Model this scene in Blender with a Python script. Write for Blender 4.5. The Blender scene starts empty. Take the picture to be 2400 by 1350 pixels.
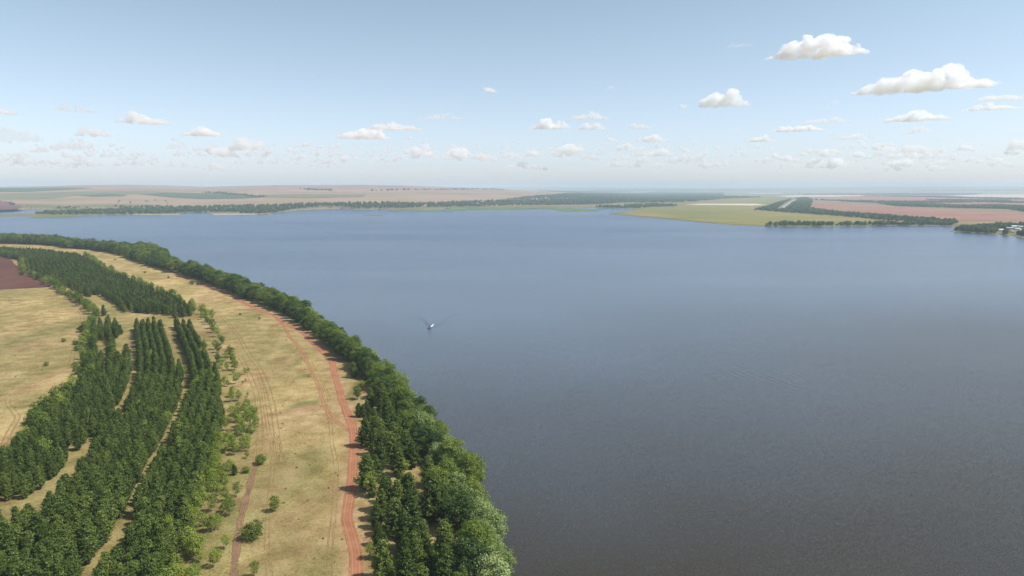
import bpy, bmesh, math, random
import numpy as np
from mathutils import Vector, noise as mnoise
from mathutils.geometry import delaunay_2d_cdt
R = math.radians
random.seed(7); rng = np.random.default_rng(7)
S = bpy.context.scene
COL = S.collection

# ------------------------------------------------------------------ camera
HC, FPX, HOR = 90.0, 1600.0, 441.0            # height (m), focal length in px of a 2400 px picture, horizon row
TH = math.atan((675 - HOR) / FPX)
cam = bpy.data.cameras.new('camera'); camo = bpy.data.objects.new('camera', cam); COL.objects.link(camo)
cam.sensor_width = 36; cam.lens = 36 * FPX / 2400; cam.clip_start = 1; cam.clip_end = 300000
camo.location = (0, 0, HC); camo.rotation_euler = (math.pi/2 - TH, 0, 0)
S.camera = camo

# ------------------------------------------------------------------ light
SUN_EL, SUN_AZ = 54.0, -10.0                     # azimuth counted from +X towards +Y
w = bpy.data.worlds.new('World'); S.world = w; w.use_nodes = True
wn = w.node_tree; wn.nodes.clear()
sky = wn.nodes.new('ShaderNodeTexSky'); sky.sky_type = 'NISHITA'; sky.sun_disc = False
sky.sun_elevation = R(SUN_EL); sky.sun_rotation = R(90 - SUN_AZ)
sky.altitude = 100; sky.air_density = 0.75; sky.dust_density = 0.75; sky.ozone_density = 2.5
bg = wn.nodes.new('ShaderNodeBackground'); bg.inputs['Strength'].default_value = 0.106
wo = wn.nodes.new('ShaderNodeOutputWorld')
wb = wn.nodes.new('ShaderNodeMix'); wb.data_type = 'RGBA'; wb.blend_type = 'MULTIPLY'; wb.inputs[0].default_value = 1; wb.inputs[7].default_value = (0.955, 1.02, 0.985, 1)   # white balance of the picture
wn.links.new(sky.outputs[0], wb.inputs[6]); tc = wn.nodes.new('ShaderNodeTexCoord'); sz_ = wn.nodes.new('ShaderNodeSeparateXYZ'); wn.links.new(tc.outputs['Generated'], sz_.inputs[0])
cr = wn.nodes.new('ShaderNodeValToRGB'); cr.color_ramp.elements.new(0.5); wn.links.new(sz_.outputs[2], cr.inputs[0])
for e_, (p_, c_) in zip(cr.color_ramp.elements, ((0.0, (0.97,0.86,0.87)), (0.2, (0.83,0.925,0.83)), (0.6, (0.83,0.87,0.83)))): e_.position = p_; e_.color = (*c_, 1)
sc_ = wn.nodes.new('ShaderNodeVectorMath'); sc_.operation = 'SCALE'; sc_.inputs['Scale'].default_value = 1.22; wn.links.new(cr.outputs[0], sc_.inputs[0])
wn.links.new(sc_.outputs[0], wb.inputs[7])
hs = wn.nodes.new('ShaderNodeHueSaturation'); hs.inputs['Saturation'].default_value = 0.70
wn.links.new(wb.outputs[2], hs.inputs['Color']); wn.links.new(hs.outputs[0], bg.inputs[0]); wn.links.new(bg.outputs[0], wo.inputs[0])
sl = bpy.data.lights.new('sun', 'SUN'); sl.energy = 3.3; sl.angle = R(0.5); sl.color = (1, 0.98, 0.945)
so = bpy.data.objects.new('sun', sl); COL.objects.link(so)
so.rotation_euler = Vector((-math.cos(R(SUN_EL))*math.cos(R(SUN_AZ)), -math.cos(R(SUN_EL))*math.sin(R(SUN_AZ)), -math.sin(R(SUN_EL)))).to_track_quat('-Z', 'Y').to_euler()
so.location = (300, 50, 400)
S.view_settings.view_transform = 'Standard'; S.view_settings.look = 'None'
S.view_settings.exposure = 0.6; S.view_settings.gamma = 1
S.render.engine = 'CYCLES'
S.cycles.max_bounces = 24; S.cycles.volume_bounces = 20; S.cycles.transparent_max_bounces = 16
S.cycles.diffuse_bounces = 3; S.cycles.glossy_bounces = 2; S.cycles.transmission_bounces = 3

# ------------------------------------------------------------------ placing
def ray(px, py):
    px = np.asarray(px, float); py = np.asarray(py, float)
    a = (px - 1200) / FPX; b = (675 - py) / FPX
    return a, math.cos(TH) + b*math.sin(TH), -math.sin(TH) + b*math.cos(TH)
def G(px, py, z=0.0):                           # picture point -> place on the level plane
    a, f, d = ray(px, py)
    t = (z - HC) / d
    return np.stack([a*t, f*t], -1)
def P2(pts, z=0.0): return G([p[0] for p in pts], [p[1] for p in pts], z)
def sst(a, b, x):
    t = np.clip((x - a) / (b - a), 0, 1); return t*t*(3 - 2*t)
SK = np.array([(-600,441),(-100,440),(0,439),(120,437.5),(200,435),(300,434),(400,435.5),(480,438.5),(560,437),(650,435),(760,434.5),(850,434),(950,435),(1050,439),(1150,446),(1300,462),(1500,500)])
def hills(x, y):
    D = np.hypot(x, y); px = 1200 + FPX * x / (np.maximum(y, 1) * math.cos(TH))
    ys = np.interp(px, SK[:,0], SK[:,1])
    pk = np.maximum(90 + (441 - ys) / 1600 * 6500, 0)
    pk = np.where(px > 1050, np.interp(px, [1050,1150,1300,1500], [98,84,34,0]), pk)
    t = np.clip((D - 2900 - 300*np.sin(px*0.006)) / 3600, 0, 1)
    h = pk * (0.55*t*t*(3-2*t) + 0.45*t) * np.clip(1.25 - np.maximum(D-6500,0)/30000, 0.4, 1)
    h = h * np.where(px > 1500, 0, 1)
    h = h + 3.5*np.sin(x*0.0021 + 1.3*np.sin(y*0.0012))*np.clip(t*(1-t)*4, 0, 1)
    fk = np.interp(px, [-600,900,1100,1200,1300,1400,1500,1600,1700,1900,2050,2200,2400,3200],
                       [90,100,118,124,120,118,112,100,98,112,122,130,128,120])
    far = fk * sst(13000, 22000, D)
    return np.maximum(h, far)

# water outlines, traced on the plane of the lake
NEAR = [(-2500,548),(-600,556),(0,561),(60,562),(130,565),(165,573),(230,579),(300,583),(350,588),(388,601),(390,611),(412,627),(450,640),
        (490,652),(540,668),(592,684),(652,700),(706,724),(738,754),(785,784),(842,826),(893,868),(943,915),(988,968),(1024,1018),(1055,1068),
        (1086,1113),(1114,1160),(1144,1213),(1166,1275),(1184,1340),(1205,1440),(1222,1600)]
PEN = [(1422,501),(1500,508.5),(1560,513),(1620,519),(1700,526.5),(1785,530.5),(1900,531.5),(2000,530.5),(2100,529.5),(2200,530),(2245,531.5),(2290,534),(2240,538),(2227,541.5),
       (2226,543.5),(2270,545.5),(2330,549),(2370,553),(2400,557.5),(2500,566),(2800,590),(3600,640)]
FARS = [(-2500,516),(-400,512),(0,508),(80,506.5),(130,507.5),(200,504.5),(300,503.5),(420,502.5),(425,499),(480,498),(492,501.5),(620,501.5),(650,498),
        (690,493.5),(760,490),(800,489.5),(830,492),(950,490.5),(990,491.5),(1060,487.5),(1120,486.5),(1180,487.5),(1250,485.5),(1330,486),(1420,488),(1480,490),(1492,493.5),(1460,497)]
lake = np.concatenate([P2(NEAR), np.array([[-2.,20.],[40.,-3000.],[9000.,-3000.]]), P2(PEN[::-1]), P2(FARS[::-1])])
pond = P2([(-300,503),(-300,495),(0,492),(60,490.5),(130,492),(160,495),(140,499),(70,501),(0,503.5)])
pond2 = P2([(185,491),(240,488.6),(285,489.2),(270,491.5),(220,492.5)])
WATER = [lake, pond, pond2]
def sdf(poly, x, y):                            # signed distance, positive outside
    d2 = np.full(x.shape, 1e18); inside = np.zeros(x.shape, bool)
    n = len(poly)
    for i in range(n):
        ax, ay = poly[i]; bx, by = poly[(i+1) % n]
        ex, ey = bx-ax, by-ay
        t = np.clip(((x-ax)*ex + (y-ay)*ey) / (ex*ex + ey*ey + 1e-9), 0, 1)
        d2 = np.minimum(d2, (x-ax-ex*t)**2 + (y-ay-ey*t)**2)
        if ey != 0:
            c = ((ay > y) != (by > y)) & (x < ex * (y-ay) / ey + ax)
            inside ^= c
    d = np.sqrt(d2); return np.where(inside, -d, d)
def inpoly(poly, x, y): return sdf(np.asarray(poly), np.asarray(x), np.asarray(y)) < 0
def shore(x, y):
    d = sdf(WATER[0], x, y)
    for p in WATER[1:]: d = np.minimum(d, sdf(p, x, y))
    return d
LAND = 1.4
def terrain(x, y):
    x = np.asarray(x, float); y = np.asarray(y, float)
    d = shore(x, y); D = np.hypot(x, y)
    sc = np.clip(D/1200, 1, 5)
    z = np.where(d > 0, LAND * np.clip(d/(3*sc), 0, 1)**0.6, np.maximum(-3, d*0.4))
    return z + np.where(d > 0, hills(x, y), 0)
def hit(px, py):                                # picture point -> place on the terrain with its hills
    px = np.atleast_1d(np.asarray(px, float)); py = np.atleast_1d(np.asarray(py, float))
    a, f, d = ray(px, py)
    ts = np.exp(np.linspace(math.log(60), math.log(60000), 1500))
    out = np.zeros((len(px), 2))
    for i in range(len(px)):
        z = HC + d[i]*ts; k = np.nonzero(z < hills(a[i]*ts, f[i]*ts) + LAND)[0]
        t = ts[k[0]] if len(k) else 30000.
        out[i] = (a[i]*t, f[i]*t)
    return out
def catmull(p, step=4.0):
    p = np.asarray(p, float); q = np.vstack([2*p[0]-p[1], p, 2*p[-1]-p[-2]]); o = []
    for i in range(1, len(q)-2):
        n = max(2, int(np.linalg.norm(q[i+1]-q[i]) / step))
        t = np.linspace(0, 1, n, endpoint=False)[:,None]
        o.append(0.5*(2*q[i] + (q[i+1]-q[i-1])*t + (2*q[i-1]-5*q[i]+4*q[i+1]-q[i+2])*t**2 + (3*q[i]-q[i-1]-3*q[i+1]+q[i+2])*t**3))
    o.append(p[-1:]); return np.concatenate(o)

# ------------------------------------------------------------------ object helpers
def tag(o, label=None, cat=None, group=None, kind=None):
    if label: o['label'] = label
    if cat: o['category'] = cat
    if group: o['group'] = group
    if kind: o['kind'] = kind
    return o
def mesh_np(name, V, F, mat=None, smooth=False):  # V (n,3), F (m,k)
    V = np.asarray(V, np.float32); F = np.asarray(F, np.int32)
    me = bpy.data.meshes.new(name)
    me.vertices.add(len(V)); me.vertices.foreach_set('co', V.ravel())
    k = F.shape[1]
    me.loops.add(F.size); me.loops.foreach_set('vertex_index', F.ravel())
    me.polygons.add(len(F)); me.polygons.foreach_set('loop_start', np.arange(0, F.size, k, dtype=np.int32))
    me.polygons.foreach_set('loop_total', np.full(len(F), k, np.int32))
    if smooth: me.polygons.foreach_set('use_smooth', np.ones(len(F), bool))
    if mat: me.materials.append(mat)
    me.update(calc_edges=True); return me
def obj(name, me, parent=None):
    o = bpy.data.objects.new(name, me); COL.objects.link(o); o.parent = parent; return o
def attr(me, name, arr, dom='POINT', typ='FLOAT'):
    a = me.attributes.new(name, typ, dom)
    a.data.foreach_set('value' if typ == 'FLOAT' else 'color', np.asarray(arr, np.float32).ravel())

# ------------------------------------------------------------------ materials
def new_mat(name):
    m = bpy.data.materials.new(name); m.use_nodes = True; m.node_tree.nodes.clear(); return m, m.node_tree
def N(nt, t, **kw):
    n = nt.nodes.new(t)
    for k, v in kw.items():
        if k in n.inputs: n.inputs[k].default_value = v
        else: setattr(n, k, v)
    return n
def ln(nt, a, b): nt.links.new(a, b)
def noise(nt, scale, detail=4, rough=0.55, vec=None, stretch=None):
    g = nt.nodes.new('ShaderNodeNewGeometry')
    v = vec or g.outputs['Position']
    if stretch:
        mp = nt.nodes.new('ShaderNodeMapping'); mp.inputs['Scale'].default_value = stretch[:3]
        if len(stretch) > 3: mp.inputs['Rotation'].default_value = (0, 0, stretch[3])
        ln(nt, v, mp.inputs[0]); v = mp.outputs[0]
    n = N(nt, 'ShaderNodeTexNoise', Scale=scale, Detail=detail, Roughness=rough); ln(nt, v, n.inputs['Vector'])
    return n.outputs['Fac']
def ramp(nt, fac, stops):
    r = nt.nodes.new('ShaderNodeValToRGB'); e = r.color_ramp.elements
    while len(e) < len(stops): e.new(0.5)
    for s, (p, c) in zip(e, stops): s.position = p; s.color = (*c, 1) if len(c) == 3 else c
    ln(nt, fac, r.inputs[0]); return r.outputs[0]
def mixc(nt, f, a, b, mode='MIX'):
    m = nt.nodes.new('ShaderNodeMix'); m.data_type = 'RGBA'; m.blend_type = mode
    for s, v in ((m.inputs[0], f), (m.inputs[6], a), (m.inputs[7], b)):
        if hasattr(v, 'is_linked'): ln(nt, v, s)
        elif isinstance(v, tuple): s.default_value = (*v, 1)
        else: s.default_value = v
    return m.outputs[2]
def math_n(nt, op, a, b=0.0, clamp=False):
    m = nt.nodes.new('ShaderNodeMath'); m.operation = op; m.use_clamp = clamp
    for s, v in ((m.inputs[0], a), (m.inputs[1], b)):
        if hasattr(v, 'is_linked'): ln(nt, v, s)
        else: s.default_value = v
    return m.outputs[0]
def bw(c): return tuple(c)
def finish(nt, col, rough=0.9, bump=None, bstr=0.4, bdist=0.3, spec=0.2, alpha=None):
    p = N(nt, 'ShaderNodeBsdfPrincipled', Roughness=rough)
    p.inputs['Specular IOR Level'].default_value = spec
    if hasattr(col, 'is_linked'): ln(nt, col, p.inputs['Base Color'])
    else: p.inputs['Base Color'].default_value = (*col, 1)
    if bump is not None:
        b = N(nt, 'ShaderNodeBump', Strength=bstr, Distance=bdist); ln(nt, bump, b.inputs['Height']); ln(nt, b.outputs[0], p.inputs['Normal'])
    if alpha is not None: ln(nt, alpha, p.inputs['Alpha'])
    o = nt.nodes.new('ShaderNodeOutputMaterial'); ln(nt, p.outputs[0], o.inputs[0]); return p
def at(nt, name, out='Fac'):
    a = nt.nodes.new('ShaderNodeAttribute'); a.attribute_name = name; return a.outputs[out]

def ground_mat():
    m, nt = new_mat('dry_grassland')
    n1 = noise(nt, 0.018, 6, 0.6); n2 = noise(nt, 0.12, 6, 0.65); n3 = noise(nt, 1.3, 5, 0.7); n4 = noise(nt, 0.004, 3)
    straw = ramp(nt, n2, [(0.30, (0.22,0.155,0.065)), (0.45, (0.37,0.26,0.11)), (0.62, (0.50,0.375,0.18))])
    olive = ramp(nt, n3, [(0.35, (0.13,0.125,0.035)), (0.65, (0.26,0.235,0.08))])
    f = ramp(nt, n1, [(0.40, (0,0,0)), (0.62, (1,1,1))])
    c = mixc(nt, math_n(nt, 'MULTIPLY', f, 0.62), straw, olive)
    c = mixc(nt, 1.0, c, ramp(nt, n4, [(0.35, (0.8,0.82,0.8)), (0.65, (1.12,1.1,1.08))]), 'MULTIPLY')
    # red-brown worn patches
    n5 = noise(nt, 0.035, 5, 0.7)
    pf = ramp(nt, n5, [(0.54, (0,0,0)), (0.64, (1,1,1))])
    c = mixc(nt, math_n(nt, 'MULTIPLY', pf, 0.6), c, (0.22,0.125,0.06))
    tuft = ramp(nt, n3, [(0.34, (0.45,0.47,0.42)), (0.47, (0.95,0.95,0.95)), (0.68, (1.2,1.15,1.05))])
    c = mixc(nt, 0.8, c, tuft, 'MULTIPLY')
    cov = at(nt, 'cover', 'Color'); sp = nt.nodes.new('ShaderNodeSeparateColor'); ln(nt, cov, sp.inputs[0])
    hn = noise(nt, 0.0016, 6, 0.6)
    hillc = ramp(nt, hn, [(0.3, (0.23,0.175,0.09)), (0.5, (0.32,0.225,0.135)), (0.7, (0.37,0.25,0.165))])
    c = mixc(nt, sp.outputs[0], c, hillc)
    g = ramp(nt, n2, [(0.3, (0.05,0.075,0.016)), (0.7, (0.17,0.17,0.05))])
    c = mixc(nt, sp.outputs[1], c, g)
    dn = ramp(nt, n2, [(0.35, (0.30,0.16,0.08)), (0.65, (0.44,0.28,0.16))])
    c = mixc(nt, math_n(nt, 'MULTIPLY', sp.outputs[2], ramp(nt, noise(nt, 0.3, 5, 0.7), [(0.35,(0.2,0.2,0.2)),(0.6,(1,1,1))])), c, dn)
    finish(nt, c, 0.95, n3, 0.5, 0.4, 0.05); return m
def field_mat(name, c1, c2, scale=0.02, streak=None, fine=0.4, c3=None):
    m, nt = new_mat(name)
    n = noise(nt, scale, 6, 0.62, stretch=streak)
    c = ramp(nt, n, [(0.34, c1), (0.64, c2)])
    if c3: c = mixc(nt, ramp(nt, noise(nt, scale*0.4, 3), [(0.5,(0,0,0)),(0.62,(0.8,0.8,0.8))]), c, c3)
    nf = noise(nt, fine, 4, 0.7)
    c = mixc(nt, 0.7, c, ramp(nt, nf, [(0.3,(0.7,0.7,0.7)),(0.7,(1.15,1.15,1.15))]), 'MULTIPLY')
    finish(nt, c, 0.95, nf, 0.4, 0.3, 0.05); return m
def track_mat(name, ca, cb, keep=0.5, ruts=True, wheel=False):
    m, nt = new_mat(name)
    v = at(nt, 'across'); av = math_n(nt, 'ABSOLUTE', v)
    n = noise(nt, 0.9, 5, 0.7); n2 = noise(nt, 0.15, 5, 0.6)
    c = ramp(nt, n2, [(0.3, ca), (0.7, cb)])
    if ruts:
        r = math_n(nt, 'ABSOLUTE', math_n(nt, 'SUBTRACT', av, 0.45))
        rr = ramp(nt, math_n(nt, 'ADD', r, math_n(nt, 'MULTIPLY', math_n(nt, 'SUBTRACT', n, 0.5), 0.4)), [(0.0, (1.15,1.1,1.08)), (0.2, (0.78,0.8,0.8)), (0.5, (1.02,1.02,1.0))])
        c = mixc(nt, 0.9, c, rr, 'MULTIPLY')
    c = mixc(nt, 0.6, c, ramp(nt, n, [(0.3,(0.75,0.75,0.75)),(0.7,(1.15,1.15,1.15))]), 'MULTIPLY')
    # worn, broken verge
    e = math_n(nt, 'ADD', math_n(nt, 'MULTIPLY', math_n(nt, 'SUBTRACT', n, 0.5), 1.6), math_n(nt, 'MULTIPLY', math_n(nt, 'SUBTRACT', noise(nt, 0.08, 5, 0.6), 0.5), 1.8))
    if wheel:
        rd = math_n(nt, 'ABSOLUTE', math_n(nt, 'SUBTRACT', av, 0.5)); e = math_n(nt, 'SUBTRACT', e, math_n(nt, 'MULTIPLY', rd, 2.2))
    s = math_n(nt, 'SUBTRACT', math_n(nt, 'ADD', keep, e), math_n(nt, 'MULTIPLY', math_n(nt, 'POWER', av, 3.0), 1.0))
    a = math_n(nt, 'MULTIPLY', s, 3.0, True)
    finish(nt, c, 0.95, n, 0.5, 0.2, 0.05, a); return m
def leaf_mat(name, dark, mid, light, trans=0.25, var=0.5):
    m, nt = new_mat(name)
    oi = nt.nodes.new('ShaderNodeObjectInfo')
    t = at(nt, 'tint')
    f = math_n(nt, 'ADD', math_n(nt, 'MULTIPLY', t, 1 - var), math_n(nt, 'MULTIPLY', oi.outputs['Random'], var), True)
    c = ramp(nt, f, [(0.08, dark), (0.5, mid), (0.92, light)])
    d = nt.nodes.new('ShaderNodeBsdfDiffuse'); ln(nt, c, d.inputs[0])
    tr = nt.nodes.new('ShaderNodeBsdfTranslucent')
    ln(nt, mixc(nt, 1.0, c, (1.1,1.15,0.55), 'MULTIPLY'), tr.inputs[0])
    gl = N(nt, 'ShaderNodeBsdfGlossy', Roughness=0.45); gl.inputs[0].default_value = (0.8,0.85,0.75,1)
    mx = N(nt, 'ShaderNodeMixShader'); mx.inputs[0].default_value = trans
    ln(nt, d.outputs[0], mx.inputs[1]); ln(nt, tr.outputs[0], mx.inputs[2])
    m2 = N(nt, 'ShaderNodeMixShader'); m2.inputs[0].default_value = 0.015
    ln(nt, mx.outputs[0], m2.inputs[1]); ln(nt, gl.outputs[0], m2.inputs[2])
    o = nt.nodes.new('ShaderNodeOutputMaterial'); ln(nt, m2.outputs[0], o.inputs[0]); return m
def plain(name, c, rough=0.8, var=0.15, scale=1.5, spec=0.2):
    m, nt = new_mat(name); n = noise(nt, scale, 4)
    c2 = mixc(nt, 1.0, ramp(nt, n, [(0.3, tuple(1-var for _ in range(3))), (0.7, (1+var*0.3,)*3)]), c, 'MULTIPLY')
    finish(nt, c2, rough, None, spec=spec); return m

M = {}
M['ground'] = ground_mat()
M['bark'] = plain('brown_bark', (0.11,0.075,0.05), 0.9, 0.4, 3)
M['pinebark'] = plain('orange_pine_bark', (0.2,0.11,0.06), 0.9, 0.4, 3)
M['birchbark'] = plain('pale_birch_bark', (0.5,0.48,0.43), 0.8, 0.4, 4)
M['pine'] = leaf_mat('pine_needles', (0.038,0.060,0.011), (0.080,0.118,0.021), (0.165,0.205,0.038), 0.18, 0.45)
M['poplar'] = leaf_mat('dark_broad_leaves', (0.030,0.058,0.012), (0.062,0.108,0.021), (0.13,0.18,0.038), 0.22)
M['willow'] = leaf_mat('silvery_leaves', (0.13,0.185,0.045), (0.24,0.31,0.095), (0.43,0.48,0.22), 0.22, 0.35)
M['birch'] = leaf_mat('yellow_green_leaves', (0.12,0.17,0.024), (0.22,0.275,0.038), (0.34,0.38,0.07), 0.3)
M['shrub'] = leaf_mat('shrub_leaves', (0.065,0.105,0.014), (0.135,0.185,0.026), (0.24,0.28,0.05), 0.25)
M['farwood'] = leaf_mat('far_leaves', (0.03,0.06,0.02), (0.055,0.095,0.03), (0.10,0.14,0.045), 0.15)

def water_mat():
    m, nt = new_mat('lake_water')
    g = nt.nodes.new('ShaderNodeNewGeometry')
    def ncol(scale, det, st):
        mp = nt.nodes.new('ShaderNodeMapping'); mp.inputs['Scale'].default_value = st[:3]; mp.inputs['Rotation'].default_value = (0,0,st[3]); ln(nt, g.outputs['Position'], mp.inputs[0])
        n = N(nt, 'ShaderNodeTexNoise', Scale=scale, Detail=det, Roughness=0.6); ln(nt, mp.outputs[0], n.inputs['Vector'])
        v = N(nt, 'ShaderNodeVectorMath', operation='SUBTRACT'); ln(nt, n.outputs['Color'], v.inputs[0]); v.inputs[1].default_value = (0.5,0.5,0.5); return v.outputs[0]
    def vm(op, a, b):
        v = N(nt, 'ShaderNodeVectorMath', operation=op)
        for s_, x in ((v.inputs[0], a), (v.inputs[1], b)):
            if hasattr(x, 'is_linked'): ln(nt, x, s_)
            else: s_.default_value = x
        return v.outputs[0]
    gust = ramp(nt, noise(nt, 0.0032, 5, 0.62, stretch=(0.3,1.0,1,0.12)), [(0.36,(0.5,0.5,0.5)),(0.5,(0.95,0.95,0.95)),(0.64,(1.6,1.6,1.6))])
    w1 = vm('MULTIPLY', ncol(6.5, 1, (0.6,1,1,0.25)), (0.75,1.2,0)); w2 = vm('MULTIPLY', ncol(0.9, 3, (0.45,1,1,0.15)), (0.06,0.14,0))
    # a train of old wake ripples on the right
    rc = G(1800, 880); dv = G(1800, 880) - G(1560, 795); ra = math.atan2(dv[1], dv[0])
    mp = nt.nodes.new('ShaderNodeMapping'); mp.vector_type = 'TEXTURE'; mp.inputs['Location'].default_value = (rc[0], rc[1], 0); mp.inputs['Rotation'].default_value = (0,0,ra); ln(nt, g.outputs['Position'], mp.inputs[0])
    sx = nt.nodes.new('ShaderNodeSeparateXYZ'); ln(nt, mp.outputs[0], sx.inputs[0])
    ph = math_n(nt, 'ADD', math_n(nt, 'MULTIPLY', sx.outputs[1], 1.6), math_n(nt, 'MULTIPLY', noise(nt, 0.03, 2), 14.0))
    sn = math_n(nt, 'SINE', ph)
    ex = math_n(nt, 'POWER', math_n(nt, 'MULTIPLY', sx.outputs[0], 1/75.0), 2.0); ey = math_n(nt, 'POWER', math_n(nt, 'MULTIPLY', sx.outputs[1], 1/26.0), 2.0)
    mk = math_n(nt, 'MULTIPLY', math_n(nt, 'SUBTRACT', 1.0, math_n(nt, 'ADD', ex, ey), True), ramp(nt, noise(nt, 0.045, 3), [(0.40,(0,0,0)),(0.62,(1,1,1))]))
    rp = nt.nodes.new('ShaderNodeCombineXYZ'); ln(nt, math_n(nt, 'MULTIPLY', math_n(nt, 'MULTIPLY', sn, mk), 0.045), rp.inputs[1])
    sl_ = vm('ADD', vm('MULTIPLY', vm('ADD', w1, w2), gust), rp.outputs[0])
    nn = N(nt, 'ShaderNodeVectorMath', operation='NORMALIZE'); ln(nt, vm('ADD', sl_, g.outputs['Normal']), nn.inputs[0])
    silt_sky = ramp(nt, noise(nt, 0.0018, 3), [(0.35, (0.038,0.033,0.022)), (0.65, (0.046,0.037,0.025))])
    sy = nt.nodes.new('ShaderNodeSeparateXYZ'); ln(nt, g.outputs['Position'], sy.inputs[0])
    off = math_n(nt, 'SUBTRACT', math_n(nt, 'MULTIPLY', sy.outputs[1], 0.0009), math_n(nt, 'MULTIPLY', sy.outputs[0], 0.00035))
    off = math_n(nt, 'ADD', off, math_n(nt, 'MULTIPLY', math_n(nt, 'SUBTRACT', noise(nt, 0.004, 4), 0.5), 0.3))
    silt_sky = mixc(nt, ramp(nt, off, [(0.12, (0,0,0)), (0.45, (1,1,1))]), silt_sky, (0.095, 0.125, 0.165))  # paler blue with distance: sky reflection put into the base colour
    silt_sky = mixc(nt, ramp(nt, math_n(nt, 'MULTIPLY', off, 0.5), [(0.25, (0,0,0)), (0.65, (1,1,1))]), silt_sky, (0.016, 0.048, 0.105))  # deeper blue far out and left: reflected darker sky painted in
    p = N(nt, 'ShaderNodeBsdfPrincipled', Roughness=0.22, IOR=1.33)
    ln(nt, silt_sky, p.inputs['Base Color']); ln(nt, nn.outputs[0], p.inputs['Normal'])
    o = nt.nodes.new('ShaderNodeOutputMaterial'); ln(nt, p.outputs[0], o.inputs[0]); return m
M['water'] = water_mat()

# ------------------------------------------------------------------ ground and water
az = np.concatenate([np.linspace(-80, -41, 40), np.linspace(-40, 40, 860), np.linspace(41, 80, 40)])
rr = np.exp(np.arange(math.log(22), math.log(90000), 0.0088))
A, RR = np.meshgrid(np.radians(az), rr)
gx = (RR*np.sin(A)).ravel(); gy = (RR*np.cos(A)).ravel()
gz = terrain(gx, gy)
nc, nr = len(az), len(rr)
I = (np.arange(nr-1)[:,None]*nc + np.arange(nc-1)[None,:]).ravel()
me = mesh_np('ground', np.stack([gx, gy, gz], 1), np.stack([I, I+1, I+nc+1, I+nc], 1), M['ground'], True)
gD = np.hypot(gx, gy); gs = shore(gx, gy)
hillf = sst(1500, 2700, gD)
pxg = 1200 + FPX*gx/(np.maximum(gy,1)*math.cos(TH))
plant = P2([(215,755),(395,765),(460,765),(505,840),(600,960),(560,1100),(520,1250),(480,1500),(-600,1500),(-500,1150),(0,1085),(160,940),(200,820)], LAND)
sp_ = sdf(plant, gx, gy)
green = np.clip(0.30*sst(8, -8, sp_)*(gD < 1500), 0, 1)
green = np.maximum(green, 0.8*sst(14, 0, gs)*(gs > 0)*(gD < 1500))
green = np.maximum(green, 0.75*sst(300, 40, gs)*(gs > 0)*(gD > 1600))
flat = sst(1150, 1400, pxg)*(gD > 2500)
green = np.maximum(green, 0.5*flat)
cov = np.stack([hillf*(1-0.35*flat), green, np.zeros_like(gx), np.ones_like(gx)], 1)
ROADPX = [(842,1500),(838,1400),(835,1350),(833,1294),(822,1250),(813,1217),(817,1183),(825,1128),(828,1080),(830,1035),(826,998),(815,972),(804,943),(793,905),(782,868),(778,846),
        (763,831),(738,808),(718,787),(695,772),(670,761),(653,748),(639,738),(618,731),(597,722),(569,708),(541,694),(521,686),(498,677),(476,669),(442,655),(408,645)]
road_c = catmull(P2(ROADPX, LAND), 3)
def near_line(c, x, y):
    d = np.full(x.shape, 1e9)
    for i in range(0, len(c)-1, 2):
        a = c[i]; b = c[min(i+2, len(c)-1)]; e = b-a
        t = np.clip(((x-a[0])*e[0] + (y-a[1])*e[1])/(e@e+1e-9), 0, 1)
        d = np.minimum(d, np.hypot(x-a[0]-e[0]*t, y-a[1]-e[1]*t))
    return d
for (cx_, cy_, wx, wy, ch, am) in ((712,962,50,16,2,0.9),(705,948,22,8,1,0.7),(712,882,22,7,1,0.5),(85,812,50,9,2,0.6),(600,885,40,20,2,0.6),(650,1010,40,60,2,0.35),(690,762,30,9,2,0.5),(610,905,16,90,2,0.45),(90,945,26,7,1,0.6),(560,745,60,14,1,0.3),
                               (470,700,60,12,2,0.35),(240,740,60,40,1,0.45),(185,860,24,60,2,0.5),(840,910,22,40,1,0.7),(850,920,24,10,2,0.6),(700,1110,60,80,1,0.35),(700,1250,110,110,2,0.3),(640,1130,60,60,2,0.35),(790,1150,40,120,2,0.3),(715,1000,90,30,2,0.25),(660,1300,60,60,1,0.3),(740,1280,60,20,2,0.4),(30,900,60,60,1,0.25),(700,1180,120,80,1,0.22),(700,1330,120,90,1,0.28),(712,950,40,12,1,0.85),(560,1200,40,160,1,0.35),(560,950,40,120,1,0.3)):
    c_ = G(cx_, cy_, LAND); e1 = G(cx_+wx, cy_, LAND)-c_; e2 = G(cx_, cy_-wy, LAND)-c_
    d_ = np.hypot(((gx-c_[0])*e1[0]+(gy-c_[1])*e1[1])/(e1@e1), ((gx-c_[0])*e2[0]+(gy-c_[1])*e2[1])/(e2@e2)*1.0)
    cov[:,ch] = np.maximum(cov[:,ch], am*sst(1.15, 0.5, d_)*(gD < 1500))
nearm = gD < 1100
dl = np.full(gx.shape, 1e9); dl[nearm] = near_line(road_c, gx[nearm], gy[nearm])
cov[:,2] = np.maximum(0.75*sst(6.5, 1.5, dl), cov[:,2])
attr(me, 'cover', cov, 'POINT', 'FLOAT_COLOR')
tag(obj('ground', me), kind='structure')

me = mesh_np('lake_water', [(-40000,-3000,0),(30000,-3000,0),(30000,9000,0),(-40000,9000,0)], [(0,1,2,3)], M['water'])
tag(obj('lake_water', me), kind='structure')

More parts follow.
